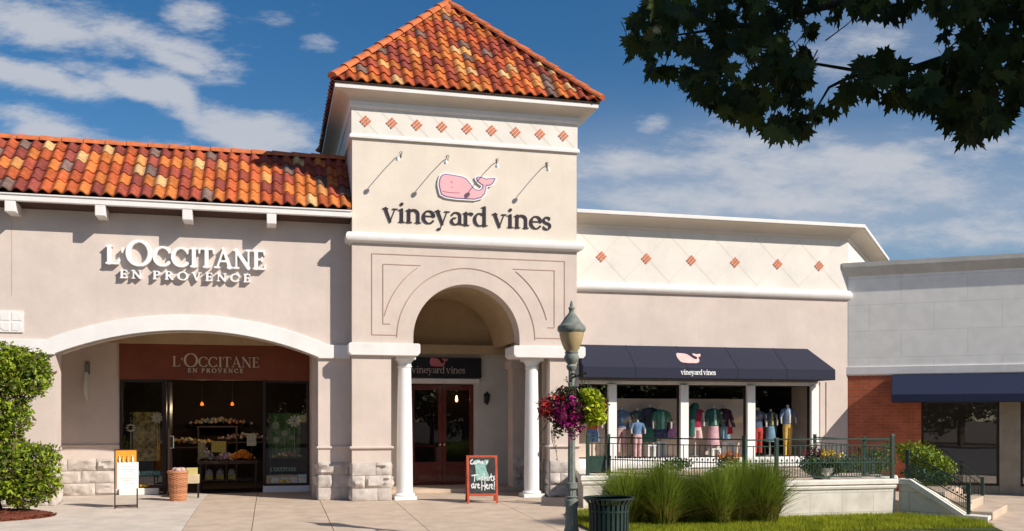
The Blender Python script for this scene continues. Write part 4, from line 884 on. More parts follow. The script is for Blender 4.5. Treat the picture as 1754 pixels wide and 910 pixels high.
m = MB(); leafset(m, blob_points([lob(936, 700, .13, .16, .18, -.08), lob(955, 680, .14, .07, .15, -.08), lob(965, 664, .05, .04, .1), lob(1036, 692, .04, .10, .1), lob(1017, 730, .05, .04, .1), lob(995, 672, .2, .03, .1)], 480, .2), .024, [(.50, .02, .03), (.35, .015, .03), (.62, .06, .05)]); part('red_flowers', m, M_PETAL, hb_, fix=False)
m = MB()
for (a, b, c, d) in ((930, 700, 920, 720), (940, 720, 925, 745), (950, 730, 955, 790), (945, 735, 950, 770), (975, 668, 970, 645), (995, 668, 1000, 640), (1030, 665, 1042, 660), (935, 690, 915, 690), (1005, 670, 1010, 650)):
    s0, s1_ = Vector(S2(a, b)), Vector(S2(c, d)); mm_ = (s0+s1_)/2+Vector((random.uniform(-.03, .03), 0, random.uniform(-.02, .03))); m.tube([s0, mm_, s1_], .004, 5, (.10, .13, .04))
    leafset(m, [s0.lerp(s1_, random.random())+Vector((random.gauss(0, .012), random.gauss(0, .01), random.gauss(0, .012))) for _ in range(12)], .016, [(.10, .15, .04), (.2, .2, .08)])
part('trailing_stems', m, M_LEAF, hb_, fix=False)
m = MB(); m.lathe([(.04, -.20), (.16, -.14), (.23, 0), (.25, .05), (.24, .05), (.1, .02)], bc.x, bc.y, 16, bc.z-.02); part('basket', m, M_BARK, hb_)
m = MB()
for s_ in (-1, 1): m.tube([(bc.x+s_*.2, bc.y, bc.z), (lxp+s_*.02, lyp-.33, zl(648))], .003, 5)
part('chain', m, M_BLACK, hb_)

cxb, cyb = atD(1043, 13.0); czb = gz(cyb); rimz = EYE+(HY-853)*13.0/F
M_BIN = mat('bin_green', (.012, .035, .028), .5, .25, 12, spec=.4)
lt = empty('litter_bin', (cxb, cyb, czb), 'round dark green slatted litter bin with a flared rim beside the lamp post', 'bin')
m = MB(); n = 26
for i in range(n):
    a = 2*PI*i/n; M = Matrix.Translation((cxb, cyb, 0)) @ Matrix.Rotation(a, 4, 'Z')
    vs = []
    for (r_, z) in ((.255, czb+.05), (.262, rimz-.20), (.272, rimz-.08), (.335, rimz-.006)):
        for (dr, dy) in ((0, -.021), (0, .021), (.008, .021), (.008, -.021)): vs.append(M @ Vector((r_+dr, dy, z)))
    m.add(vs, [(j*4+k, j*4+(k+1) % 4, (j+1)*4+(k+1) % 4, (j+1)*4+k) for j in range(3) for k in range(4)]+[(3, 2, 1, 0), (12, 13, 14, 15)])
part('slats', m, M_BIN, lt)
m = MB(); m.lathe([(.245, czb+.04), (.247, rimz-.12), (.235, rimz-.12), (.235, czb+.05)], cxb, cyb, 28); part('liner', m, M_BLACK, lt)
m = MB()
for (z, r_) in ((rimz, .34), (rimz-.17, .27), (czb+.08, .265)):
    m.lathe([(r_-.012, z-.012), (r_+.006, z-.012), (r_+.006, z+.012), (r_-.012, z+.012), (r_-.012, z-.012)], cxb, cyb, 32)
part('ring', m, M_BIN, lt)

# ================================================================ SANDWICH BOARDS, WICKER BASKET
def aframe(name, px0, px1, ptop, pbot, Y, label, fm, panels, rot=0., hs=1.):
    c = at((px0+px1)/2, pbot, Y); w = X(px1, Y)-X(px0, Y); h = Z(px0, ptop, Y)-0.0
    r = empty(name, (c.x, Y, gz(Y)), label, 'sign'); return r, c.x, w, h
YC = at(826, 863, 1).y; _, YC = atD(826, 2722/147.); YC = 18.35
r_, cx0, w_, h_ = aframe('chalkboard', 797, 853, 779, 863, YC, 'red framed chalkboard sandwich sign standing before the arched doorway', None, None)
zc0 = gz(YC); rot = R(-6)
Mb = Matrix.Translation((cx0, YC, zc0)) @ Matrix.Rotation(rot, 4, 'Z')
h_ = .93; w_ = .60; til = R(11)
M_REDF = mat('red_board_frame', (.52, .085, .04), .5, .2, 8); M_CHB = mat('chalkboard_slate', (.05, .05, .052), .8, .4, 6); M_CHALK = mat('chalk', (.72, .74, .72), .95, .2, 30); M_MINT = mat('mint_chalk', (.30, .52, .47), .95, .25, 14)
for s_, nm in ((1, 'front_frame'), (-1, 'back_frame')):
    Mp = Mb @ Matrix.Translation((0, -s_*.20, 0)) @ Matrix.Rotation(-s_*til, 4, 'X')
    f = MB(); t = .045; f.box(-w_/2, -w_/2+t, -.012, .012, 0, h_, Mp); f.box(w_/2-t, w_/2, -.012, .012, 0, h_, Mp); f.box(-w_/2+t, w_/2-t, -.0115, .0115, h_-t, h_, Mp); f.box(-w_/2+t, w_/2-t, -.0115, .0115, .14, .14+t, Mp)
    fo = part(nm, f, M_REDF, r_, bevel=.004)
    f = MB(); f.box(-w_/2+t, w_/2-t, -.006, .006, .14+t, h_-t, Mp); bo = part('slate', f, M_CHB, fo)
    if s_ == 1:
        x0_, x1_, z0_, z1_ = -w_/2+t, w_/2-t, .14+t, h_-t; WW, HH = x1_-x0_, z1_-z0_
        shp = [(.28, .36), (.26, .55), (.24, .78), (.16, .86), (.22, .93), (.38, .95), (.46, .90), (.54, .90), (.62, .95), (.76, .93), (.72, .84), (.64, .78), (.68, .62), (.76, .50), (.70, .40)]
        tfp = lambda a, b, t_: Mp @ Vector((x0_+a*WW, -.0075+t_, z0_+b*HH))
        m = MB(); sdf_solid([], shp, (0, 0), (1, 1), .03, -.001, 0, m, tfp); part('drawn_shirt', m, M_MINT, fo)
        m = MB(); k = .018
        def st(*pts): return [(a, b, k) for a, b in pts]
        strokes = [st((.14, .95), (.06, .90), (.06, .84), (.14, .82)), st((.16, .84), (.22, .90), (.27, .85), (.22, .82), (.17, .86)), st((.30, .84), (.32, .92), (.36, .86), (.40, .92), (.43, .84)), st((.46, .87), (.52, .90), (.50, .84), (.56, .83)), st((.66, .90), (.68, .82), (.73, .92)),
                   st((.10, .50), (.34, .53)), st((.22, .51), (.20, .34)), st((.36, .42), (.42, .42)), st((.52, .48), (.46, .45), (.52, .40), (.46, .36)), st((.58, .56), (.57, .36)), st((.58, .44), (.64, .44), (.64, .36)), st((.70, .46), (.70, .36)), st((.75, .36), (.76, .45), (.80, .44)), st((.84, .54), (.84, .37), (.88, .36)), st((.81, .47), (.89, .48)), st((.97, .48), (.92, .45), (.97, .40), (.91, .36)),
                   st((.16, .28), (.08, .24), (.10, .16), (.17, .18), (.17, .27), (.19, .16)), st((.23, .16), (.24, .26), (.29, .26)), st((.32, .21), (.38, .24), (.34, .27), (.31, .2), (.36, .15), (.40, .17)), st((.48, .32), (.47, .10)), st((.60, .33), (.59, .10)), st((.47, .21), (.60, .22)), st((.64, .19), (.70, .23), (.66, .26), (.63, .18), (.68, .13), (.72, .15)), st((.76, .13), (.76, .24), (.82, .24)), st((.84, .19), (.89, .23), (.86, .26), (.83, .18), (.87, .13), (.90, .15)), st((.96, .33), (.95, .18)), st((.95, .12), (.955, .12))]
        sdf_solid(strokes, None, (-.02, 0), (1.02, 1.02), .016, -.004, -.0025, m, tfp); part('chalk_writing', m, M_CHALK, fo)
# left A-frame with orange poster holder
YA = 18.75; q = at(216, 863, YA); ea = empty('pavement_sign', (q.x, YA, 0), 'small metal easel sign with a white notice and an orange header by the left shop', 'sign')
wA = .40; hA = 1.08; Ma = Matrix.Translation((q.x, YA, 0)) @ Matrix.Rotation(R(8), 4, 'Z')
for s_ in (1, -1):
    Mp = Ma @ Matrix.Translation((0, -s_*.17, 0)) @ Matrix.Rotation(-s_*R(9), 4, 'X'); f = MB(); f.box(-wA/2, -wA/2+.022, -.011, .011, 0, hA, Mp); f.box(wA/2-.022, wA/2, -.011, .011, 0, hA, Mp); f.box(-wA/2+.022, wA/2-.022, -.01, .01, hA-.02, hA, Mp); f.box(-wA/2+.022, wA/2-.022, -.01, .01, .02, .04, Mp); part('leg_frame', f, M_DKFRAME, ea)
    f = MB(); f.box(-wA/2+.02, wA/2-.02, -.006 if s_ > 0 else -.004, .006, .36, hA-.02, Mp); bd = part('orange_panel', f, mat('orange_panel', (.80, .30, .02), .5, .08), ea)
    if s_ == 1:
        f = MB(); f.box(-wA/2+.045, wA/2+.01, -.022, -.007, .36, .84, Mp); nt_ = part('notice', f, mat('notice_white', (.80, .79, .78), .5, .03), ea)
        f = MB()
        for k, (z, l) in enumerate(((.76, .22), (.70, .26), (.66, .18), (.60, .24), (.54, .25), (.50, .15), (.44, .2))): f.box(-l/2+.03, l/2+.03, -.0235, -.022, z, z+.012, Mp)
        part('notice_lines', f, mat('faint_ink', (.55, .45, .42), .8), nt_)
        for k, (u, c_) in enumerate(((-.11, (.8, .75, .6)), (-.05, (.85, .55, .1)), (.03, (.7, .45, .2)), (.11, (.85, .82, .75)))):
            f = MB(); f.lathe([(.016, 0), (.018, .07), (.008, .085), (.008, .12), (.002, .122)], 0, 0, 10, M=Mp @ Matrix.Translation((u, -.03, .845))); part('sample_bottle', f, mat('bottle%d' % k, c_, .4), ea)
# wicker basket
YW_ = 20.1; q = at(305, 853, YW_); wb = empty('wicker_basket', (q.x, YW_, 0), 'tall round woven wicker basket with goods at the left shop doorway', 'basket')
m = MB(); nseg = 36; rows = 26; hW = .56
for j in range(rows):
    z = j*hW/rows; r_ = .155+.035*(z/hW)
    vs = []
    for (dz) in (0, .5, 1):
        for i in range(nseg):
            a = 2*PI*i/nseg; wv = .012*math.sin(a*nseg/2/1.0*.5+PI*(j % 2))*(1 if dz == .5 else .3); vs.append((q.x+(r_+wv)*math.cos(a), YW_+(r_+wv)*math.sin(a), z+dz*hW/rows))
    k = random.uniform(.75, 1.2); m.add(vs, [(d*nseg+i, d*nseg+(i+1) % nseg, (d+1)*nseg+(i+1) % nseg, (d+1)*nseg+i) for d in range(2) for i in range(nseg)], (.46*k, .20*k, .10*k))
m.lathe([(.185, hW-.02), (.205, hW), (.205, hW+.03), (.18, hW+.035), (.175, hW)], q.x, YW_, nseg, c=(.5, .24, .12)); m.lathe([(.10, hW-.06), (.001, hW-.05)], q.x, YW_, 12, c=(.2, .1, .06)); part('weave', m, mat('wicker', (.45, .2, .1), .7, .25, 30, attr=True), wb)
m = MB()
for k, (a, b) in enumerate(((-.06, 0), (.05, .03), (.0, -.06), (.09, -.03))): m.lathe([(.0, -.03), (.05, -.01), (.06, .03), (.04, .07), (.002, .08)], q.x+a, YW_+b, 10, hW+.02, sx=1.1)
part('wrapped_goods', m, mat('pink_wrap', (.62, .42, .38), .6, .2, 20), wb, smooth=True)
q2 = at(328, 853, 20.7); ch_ = empty('display_stool', (q2.x, 20.7, 0), 'small pale wooden stool with papers just behind the wicker basket', 'stool')
m = MB(); m.box(q2.x-.15, q2.x+.15, 20.6, 20.85, .30, .48); part('box_top', m, mat('pale_box', (.62, .5, .33), .7), ch_, bevel=.01)
for sx in (-1, 1):
    for sy in (20.63, 20.82): m = MB(); m.box(q2.x+sx*.13-.012, q2.x+sx*.13+.012, sy-.012, sy+.012, 0, .30); part('leg', m, M_DKFRAME, ch_)
m = MB(); m.box(q2.x-.1, q2.x+.12, 20.7, 20.72, .48, .62); part('card', m, mat('card_yellow', (.6, .52, .2), .6), ch_)

# ================================================================ LEFT SHOP CONTENTS
YI = YB+.16
def poster(name, px0, px1, py0, py1, Y, label, base, flowers, cat='poster'):
    a, b = at(px0, py1, Y), at(px1, py0, Y); r = empty(name, (a.x, Y, a.z), label, cat)
    m = MB(); m.box(a.x, b.x, Y, Y+.02, a.z, b.z); part('panel', m, base, r); W_, H_ = b.x-a.x, b.z-a.z
    for (u, v, s, c_) in flowers:
        m = MB(); cxv, czv = a.x+u*W_, a.z+v*H_
        for k in range(9):
            an = 2*PI*k/9+u; m.prism([(cxv+s*.15*math.cos(an-.6), czv+s*.15*math.sin(an-.6)), (cxv+s*.75*math.cos(an-.28), czv+s*.75*math.sin(an-.28)), (cxv+s*math.cos(an), czv+s*math.sin(an)), (cxv+s*.75*math.cos(an+.28), czv+s*.75*math.sin(an+.28)), (cxv+s*.15*math.cos(an+.6), czv+s*.15*math.sin(an+.6))], Y-.006-.0004*k, Y-.001, 'y')
        m.tube([(cxv, Y-.004, czv-s), (cxv+.01, Y-.004, a.z+.02)], .006); part('flower', m, c_, r)
    return r
M_FL = mat('flower_print', (.85, .80, .62), .7, .2, 30); M_FL2 = mat('flower_print_dim', (.48, .52, .32), .7, .2, 30)
poster('flower_poster', 460, 515, 708, 784, YI, 'green poster of pale flowers in the right window of the left shop', mat('poster_green', (.12, .24, .07), .7, .4, 9), [(.22, .72, .10, M_FL2), (.8, .82, .15, M_FL), (.5, .55, .08, M_FL2), (.75, .45, .07, M_FL2), (.25, .4, .08, M_FL2)])
poster('flower_poster', 228, 274, 706, 790, YI, 'olive yellow poster in the left window of the left shop', mat('poster_olive', (.50, .38, .12), .7, .6, 12), [(.9, .88, .13, M_FL)])
fl = at(224, 733, YI-.1); r = empty('paper_flower', (fl.x, YI-.1, .2), 'pale paper flower on a stem in the left shop window', 'flower')
m = MB()
for k in range(8): an = 2*PI*k/8; m.lathe([(.001, -.02), (.05, 0), (.001, .02)], fl.x+.07*math.cos(an), YI-.12, 8, fl.z+.07*math.sin(an), sy=.5)
part('petals', m, M_FL, r); m = MB(); m.tube([(fl.x, YI-.1, fl.z-.1), (fl.x+.01, YI-.1, .2)], .008); part('stem', m, M_FL2, r)
# display tables
def table(name, x0, x1, y0, y1, h, label, m_):
    r = empty(name, ((x0+x1)/2, (y0+y1)/2, 0), label, 'table'); m = MB(); m.box(x0, x1, y0, y1, h-.04, h); part('table_top', m, m_, r)
    for a in (x0+.03, x1-.07):
        for b in (y0+.03, y1-.07): m = MB(); m.box(a, a+.04, b, b+.04, 0.012, h-.04); part('leg', m, m_, r)
    m = MB(); m.box(x0+.05, x1-.05, y0+.05, y1-.05, h*.35, h*.35+.025); part('shelf', m, m_, r); return r
M_DKWOOD = mat('dark_wood', (.08, .045, .03), .5, .3, 10)
Y1 = YB+.55; tx0, tx1 = X(338, Y1), X(442, Y1); tz = Z(390, 792, Y1); table('display_table', tx0, tx1, Y1, Y1+.7, tz, 'dark display table inside the open doorway of the left shop', M_DKWOOD)
def heap(name, px_, py_, Y, rx, rz_, n, size, cols, label, cat, z0):
    p_ = at(px_, py_, Y); m = MB()
    for _ in range(n):
        u = random.gauss(0, .38); u = max(-1, min(1, u)); v = random.uniform(-1, 1); zz_ = z0+rz_*max(0, 1-abs(u)**1.5)*random.uniform(.3, 1)
        s = size*random.uniform(.7, 1.3); k = random.uniform(.7, 1.2); c = random.choice(cols); m.lathe([(s*.2, -s), (s, -s*.3), (s*.9, s*.5), (s*.2, s)], p_.x+u*rx, Y+.3+v*.12, 7, zz_, c=tuple(q_*k for q_ in c))
    o = part(name, m, mat('goods', (1, 1, 1), .4, .1, 20, attr=True), None); o['label'] = label; o['category'] = cat; return o
heap('orange_packs', 414, 785, Y1, .34, .22, 130, .036, [(.95, .32, .02), (.9, .25, .02)], 'heap of bright orange packs on the dark display table', 'goods', tz+.03)
heap('pink_packs', 385, 790, Y1, .26, .17, 80, .036, [(.5, .25, .35), (.6, .4, .4), (.7, .5, .2)], 'pink and gold packs left of the orange heap on the display table', 'goods', tz+.03)
heap('white_packs', 352, 800, Y1, .18, .26, 60, .038, [(.4, .36, .34), (.3, .22, .14), (.5, .45, .42)], 'white and brown packs at the left end of the display table', 'goods', tz+.03)
cards = [(362, 756, 387, 775, (.62, .46, .08), 'yellow card standing left of centre over the display table'), (423, 743, 439, 764, (.72, .62, .42), 'cream price card above the orange packs'), (339, 758, 352, 785, (.42, .32, .14), 'tan box standing at the left end of the display table')]
for (a, b, c, d, cc, lab) in cards:
    p0, p1 = at(a, d, Y1+.2), at(c, b, Y1+.2); r = empty('price_card', (p0.x, Y1+.2, tz), lab, 'card', 'cards on the display table'); m = MB(); m.box(p0.x, p1.x, Y1+.2, Y1+.215, p0.z, p1.z); part('card', m, mat('card_%d' % a, cc, .6, .3, 25), r)
    m = MB(); m.box((p0.x+p1.x)/2-.008, (p0.x+p1.x)/2+.008, Y1+.2, Y1+.215, tz, p0.z); part('stick', m, M_DKFRAME, r)
for i, px_ in enumerate((358, 377, 397)):
    p0 = at(px_, 830, Y1+.1); r = empty('gift_basket', (p0.x, Y1+.1, tz*.36), ['gift pack on the lower shelf, nearest the wicker basket', 'middle gift pack on the lower shelf of the display table', 'gift pack on the lower shelf, furthest right of the three'][i], 'gift pack', 'gift packs on the lower shelf')
    m = MB(); m.box(p0.x-.08, p0.x+.08, Y1+.08, Y1+.2, tz*.35+.03, tz*.35+.14); part('box', m, mat('gift_yellow', (.40, .30, .05), .6, .4, 25), r); m = MB(); m.lathe([(.09, 0), (.08, .08), (.02, .13)], p0.x, Y1+.14, 10, tz*.35+.14); part('wrapping', m, mat('cellophane', (.25, .23, .2), .3), r)
for (px_, py_, YY, z0_, lab, cc) in ((318, 800, YB+2.6, .95, 'row of small dim packs on the back shelf, left side of the left shop', [(.5, .35, .1), (.3, .12, .05), (.5, .45, .35)]), (372, 740, YB+3.2, 1.45, 'row of small dim packs on the upper back shelf of the left shop', [(.4, .3, .2), (.5, .2, .1), (.2, .3, .3)]), (420, 740, YB+3.2, 1.05, 'dim coloured packs at the back right of the left shop', [(.5, .3, .4), (.6, .5, .3), (.3, .2, .1)])):
    q = at(px_, py_, YY); r = empty('back_shelf', (q.x, YY, z0_), lab.replace('packs', 'packs').replace('row of small dim packs on', 'dark wooden unit for').replace('dim coloured packs', 'dark wooden stand'), 'shelf'); m = MB(); m.box(q.x-.5, q.x+.5, YY+.1, YY+.6, z0_-.05, z0_-.02); part('shelf_board', m, M_DKWOOD, r)
    for sx in (-.48, .44): m = MB(); m.box(q.x+sx, q.x+sx+.04, YY+.12, YY+.58, .012, z0_-.05); part('side', m, M_DKWOOD, r)
    heap('shelf_packs', px_, py_, YY, .9, .16, 60, .04, cc, lab, 'goods', z0_+.03)
# window shelf in right window with gift boxes
p0, p1 = at(462, 836, YI), at(528, 836, YI)
r = empty('window_shelf', (p0.x, YI, .14), 'low shelf of the right window holding the light blue boxes', 'shelf'); m = MB(); m.box(p0.x, p1.x, YI-.1, YI+.25, .14, .19); part('board', m, M_DKWOOD, r); m = MB(); m.box(p0.x, p1.x, YI, YI+.25, .72, .75); part('top_board', m, M_DKWOOD, r)
m = MB(); m.box(p0.x, p0.x+.03, YI+.0, YI+.25, .19, .72); m.box(p1.x-.03, p1.x, YI+.0, YI+.25, .19, .72); part('side', m, M_DKWOOD, r)
M_LB = mat('sky_blue_box', (.34, .68, .80), .5, .08)
for i, (a, b, t_) in enumerate(((465, 478, 818), (481, 494, 818), (497, 509, 817), (511, 525, 812))):
    u0, u1 = at(a, 834, YI), at(b, t_, YI); r = empty('gift_box', (u0.x, YI, .19), ['light blue gift box at the left end of the window shelf', 'light blue gift box second from the left on the window shelf', 'light blue gift box beside the tallest one on the window shelf', 'tallest light blue box at the right end of the window shelf'][i], 'box', 'light blue boxes in the shop window')
    m = MB(); m.box(u0.x, u1.x, YI-.08, YI-.02, .19, max(.3, u1.z)); part('carton', m, M_LB, r); m = MB(); zc_ = (.19+u1.z)/2; m.box(u0.x+.03, u1.x-.03, YI-.083, YI-.0805, zc_-.03, zc_+.03); part('carton_label', m, mat('pale_label', (.6, .68, .66), .6), r)
tt = empty('window_lettering', (p0.x, YI, .5), 'small pale letters on the glass above the light blue boxes', 'lettering'); m = MB(); lettering(m, "L'OCCITANE", X(463, YB), .46, YB-.001, .11, .003, .05, X(508, YB)-X(463, YB), None, .01, step=.04); part('letters', m, mat('pale_green_letter', (.45, .6, .42), .6), tt)
tt = empty('window_lettering', (X(236, YB), YB, .45), 'small teal letters low on the left shop window', 'lettering'); m = MB(); lettering(m, "L'OCCITANE", X(238, YB), .42, YB-.001, .11, .003, .05, X(274, YB)-X(238, YB), None, .01, step=.04); part('letters', m, mat('teal_letter', (.12, .42, .42), .6), tt)
heap('window_flowers', 493, 775, YI-.25, .34, .10, 70, .028, [(.7, .2, .35), (.8, .7, .5), (.6, .4, .6), (.9, .6, .2)], 'row of pink and cream flowers on top of the window shelf', 'flowers', .77)
heap('yellow_packs', 484, 830, YI-.4, .20, .05, 40, .024, [(.9, .55, .02), (.85, .45, .02)], 'yellow packs at the foot of the right shop window', 'goods', .21)
heap('yellow_packs', 250, 832, YI-.4, .24, .04, 36, .022, [(.8, .5, .02), (.7, .35, .02)], 'yellow packs at the foot of the left shop window', 'goods', .17)
for i, px_ in enumerate((346, 398)):
    q = at(px_, 692, YB+2.4); r = empty('pendant_light', (q.x, YB+2.4, q.z), ['left of two dim amber lights deep inside the left shop', 'right of two dim amber lights deep inside the left shop'][i], 'lamp', 'amber lights inside the left shop')
    m = MB(); m.tube([(q.x, YB+2.4, 3.1), (q.x, YB+2.4, q.z+.06)], .006); part('cord', m, M_BLACK, r); m = MB(); m.lathe([(.012, .05), (.035, .015), (.045, -.025), (.02, -.045)], q.x, YB+2.4, 12, q.z); part('lamp_shade', m, emitmat('amber_%d' % i, (1, .22, .03), .45-.2*i), r, smooth=True)
    pl_ = bpy.data.lights.new('shop_lamp', 'POINT'); pl_.energy = 11; pl_.color = (1, .72, .42); pl_.shadow_soft_size = .08; plo = bpy.data.objects.new('shop_lamp', pl_); col.objects.link(plo); plo.location = (q.x, YB+1.9, q.z-.12)

# ================================================================ MANNEQUINS
def loft(m, rings, n=14, c=None):
    vs = []
    for (cx, cy, cz, rx, ry_) in rings:
        for i in range(n): a = 2*PI*i/n; vs.append((cx+rx*math.cos(a), cy+ry_*math.sin(a), cz))
    k = len(rings); fs = [(j*n+i, j*n+(i+1) % n, (j+1)*n+(i+1) % n, (j+1)*n+i) for j in range(k-1) for i in range(n)]+[tuple(range(n-1, -1, -1)), tuple((k-1)*n+i for i in range(n))]
    m.add(vs, fs, c)
def cloth(c): 
    nm = 'cloth_%d_%d_%d' % tuple(int(v*100) for v in c); return mat(nm, c, .85, .22, 9, .4, 60)
def mannequin(px_, ytop, yhip, yend, Y, top, bottom, kind, label, sleeve='short', stand=True, open_=None, wd=1.):
    zt_ = Z(px_, ytop, Y); zh = Z(px_, yhip, Y); ze = Z(px_, yend, Y); x = X(px_, Y); k = (zt_-zh)/.62*1.0; kw = min(1.1, max(.55, k))*wd*1.12
    r = empty('mannequin', (x, Y, .766), label, 'mannequin', 'dressed mannequins in the display windows')
    m = MB(); sh = zt_-.07*k
    loft(m, [(x, Y, zh, .155*kw, .105*kw), (x, Y, zh+.14*k, .140*kw, .095*kw), (x, Y, zh+.26*k, .15*kw, .10*kw), (x, Y, zh+.40*k, .175*kw, .115*kw), (x, Y, sh-.04*k, .19*kw, .10*kw), (x, Y, sh+.0*k, .15*kw, .085*kw), (x, Y, sh+.035*k, .065*kw, .06*kw)])
    ln_ = {'short': .24, 'long': .52, 'none': .04}[sleeve]*k
    for s_ in (-1, 1):
        x0 = x+s_*.165*kw; x1 = x+s_*(.165*kw+.22*ln_+.03); loft(m, [(x1, Y-.02, sh-.05*k-ln_, .052*kw, .05*kw), ((x0+x1)/2, Y-.01, sh-.05*k-ln_*.5, .06*kw, .055*kw), (x0, Y, sh-.03*k, .058*kw, .06*kw), (x0-s_*.03, Y, sh+.005*k, .03*kw, .04*kw)])
    shirt = part('top_garment', m, cloth(top), r, smooth=True)
    if open_:
        m = MB(); loft(m, [(x+.01, Y-.075*kw, zh+.02, .045*kw, .05*kw), (x+.01, Y-.08*kw, zh+.3*k, .05*kw, .05*kw), (x, Y-.06*kw, sh-.02*k, .035*kw, .045*kw)]); part('front_panel', m, cloth(open_), shirt, smooth=True)
    m = MB()
    if kind == 'trousers':
        loft(m, [(x, Y, zh-.14*k, .15*kw, .10*kw), (x, Y, zh-.02, .16*kw, .108*kw), (x, Y, zh+.03, .145*kw, .10*kw)])
        for s_ in (-1, 1): loft(m, [(x+s_*.085*kw, Y, ze, .052*kw, .05*kw), (x+s_*.083*kw, Y, (ze+zh)/2-.03, .06*kw, .06*kw), (x+s_*.08*kw, Y, zh-.11*k, .082*kw, .095*kw), (x+s_*.07*kw, Y, zh-.04, .08*kw, .09*kw)])
    elif kind == 'shorts':
        loft(m, [(x, Y, zh-.10*k, .16*kw, .10*kw), (x, Y, zh-.02, .155*kw, .105*kw), (x, Y, zh+.03, .14*kw, .10*kw)])
        for s_ in (-1, 1): loft(m, [(x+s_*.10*kw, Y, ze, .095*kw, .09*kw), (x+s_*.08*kw, Y, zh-.08*k, .085*kw, .095*kw)])
    else: loft(m, [(x, Y, ze, .20*kw, .14*kw), (x, Y, (ze+zh)/2, .175*kw, .125*kw), (x, Y, zh-.02, .15*kw, .105*kw), (x, Y, zh+.03, .135*kw, .10*kw)])
    part(kind, m, cloth(bottom), r, smooth=True)
    m = MB(); loft(m, [(x, Y, sh-.0, .055*kw, .055*kw), (x, Y, zt_+.01, .042*kw, .045*kw), (x, Y, zt_+.06*k, .045*kw, .048*kw), (x, Y, zt_+.075*k, .02*kw, .02*kw)])
    if sleeve != 'long':
        for s_ in (-1, 1):
            xa = x+s_*(.165*kw+.22*ln_+.02); loft(m, [(xa+s_*.01, Y-.05, sh-.52*k, .026*kw, .02*kw), (xa+s_*.015, Y-.04, sh-.36*k, .032*kw, .03*kw), (xa, Y-.02, sh-.05*k-ln_+.02, .038*kw, .036*kw)])
    if kind != 'trousers':
        for s_ in (-1, 1):
            if ze > 1.05: break
            loft(m, [(x+s_*.085*kw, Y, .77, .035*kw, .05*kw), (x+s_*.085*kw, Y, (.77+ze)/2, .045*kw, .045*kw), (x+s_*.085*kw, Y, ze+.03, .055*kw, .055*kw)])
    part('body', m, M_MANN, r, smooth=True)
    if stand and ze > .9:
        m = MB(); m.tube([(x, Y+.04, .766), (x, Y+.04, ze+.05)], .018); m.lathe([(.13, 0), (.12, .015), (.02, .025)], x, Y+.04, 16, .766); part('stand', m, M_MANN, r)
    return r
Ym = YR+.42
mannequin(1015, 700, 735, 757, Ym, (.70, .12, .05), (.16, .30, .55), 'shorts', 'small mannequin in blue denim shorts, half hidden behind the flower basket')
mannequin(1064, 700, 733, 775, Ym+.1, (.12, .22, .38), (.62, .42, .42), 'trousers', 'mannequin in a blue shirt close behind the first white window post')
mannequin(1092, 722, 744, 786, Ym-.12, (.14, .26, .48), (.78, .50, .50), 'trousers', 'child mannequin in a denim blue shirt and pink trousers')
mannequin(1091, 702, 735, 760, Ym+.2, (.05, .11, .13), (.2, .15, .15), 'skirt', 'mannequin in a dark teal jacket standing behind the child in pink trousers', 'long')
mannequin(1113, 696, 732, 757, Ym+.15, (.045, .06, .09), (.04, .20, .15), 'skirt', 'mannequin in a dark cardigan and a deep green skirt', 'long')
mannequin(1133, 700, 736, 752, Ym, (.07, .24, .17), (.025, .045, .15), 'shorts', 'mannequin in a green shirt over navy shorts', 'short', open_=(.25, .62, .52))
mannequin(1192, 698, 732, 751, Ym, (.40, .02, .08), (.82, .55, .52), 'shorts', 'mannequin in a crimson top and pink shorts under a green cape', 'none')
mannequin(1222, 698, 730, 764, Ym, (.03, .12, .11), (.75, .45, .50), 'skirt', 'mannequin in a green and navy jacket with a pink skirt', 'long', open_=(.35, .65, .55))
mannequin(1240, 698, 731, 753, Ym+.2, (.06, .02, .06), (.25, .42, .52), 'shorts', 'mannequin in a dark plum top and pale blue shorts beside the green jacket', 'long')
mannequin(1298, 702, 733, 776, Ym, (.10, .13, .22), (.60, .06, .05), 'trousers', 'mannequin in a grey blue shirt and red trousers by the third white post', 'short')
mannequin(1320, 704, 730, 757, Ym, (.04, .07, .10), (.18, .33, .45), 'skirt', 'mannequin in a dark top with a light denim skirt', 'none', open_=(.6, .5, .15))
mannequin(1349, 697, 727, 784, Ym-.1, (.18, .25, .40), (.82, .52, .12), 'trousers', 'tall mannequin in a blue and white shirt and yellow trousers', 'short', stand=False, open_=(.8, .78, .76))
# accessories
def accessory(name, label, cat, fn, m_): 
    m = MB(); fn(m); o = m.build(name, m_, None, smooth=True); tag(o, label, cat); return o
q = at(1191, 700, Ym); accessory('green_cape', 'dark green cape draped over the mannequin in the crimson top', 'cape', lambda m: (loft(m, [(q.x-.13, Ym-.02, q.z-.62, .10, .10), (q.x-.12, Ym-.02, q.z-.3, .09, .11), (q.x-.08, Ym, q.z-.04, .12, .13), (q.x-.02, Ym, q.z+.05, .11, .11), (q.x, Ym, q.z+.13, .05, .06)])), cloth((.02, .12, .10)))
q3 = at(1151, 740, Ym); accessory('plum_bag', 'plum coloured bag hanging beside the navy shorts', 'bag', lambda m: (m.prism([(q3.x-.1, q3.z-.15), (q3.x+.13, q3.z-.12), (q3.x+.06, q3.z+.18), (q3.x-.08, q3.z+.22)], Ym, Ym+.08, 'y')), cloth((.09, .03, .09)))
q4 = at(1246, 738, Ym); accessory('red_bag', 'small bright red bag by the pale blue shorts', 'bag', lambda m: m.prism([(q4.x-.05, q4.z-.08), (q4.x+.06, q4.z-.06), (q4.x+.05, q4.z+.08), (q4.x-.03, q4.z+.1)], Ym-.15, Ym-.08, 'y'), cloth((.6, .03, .04)))
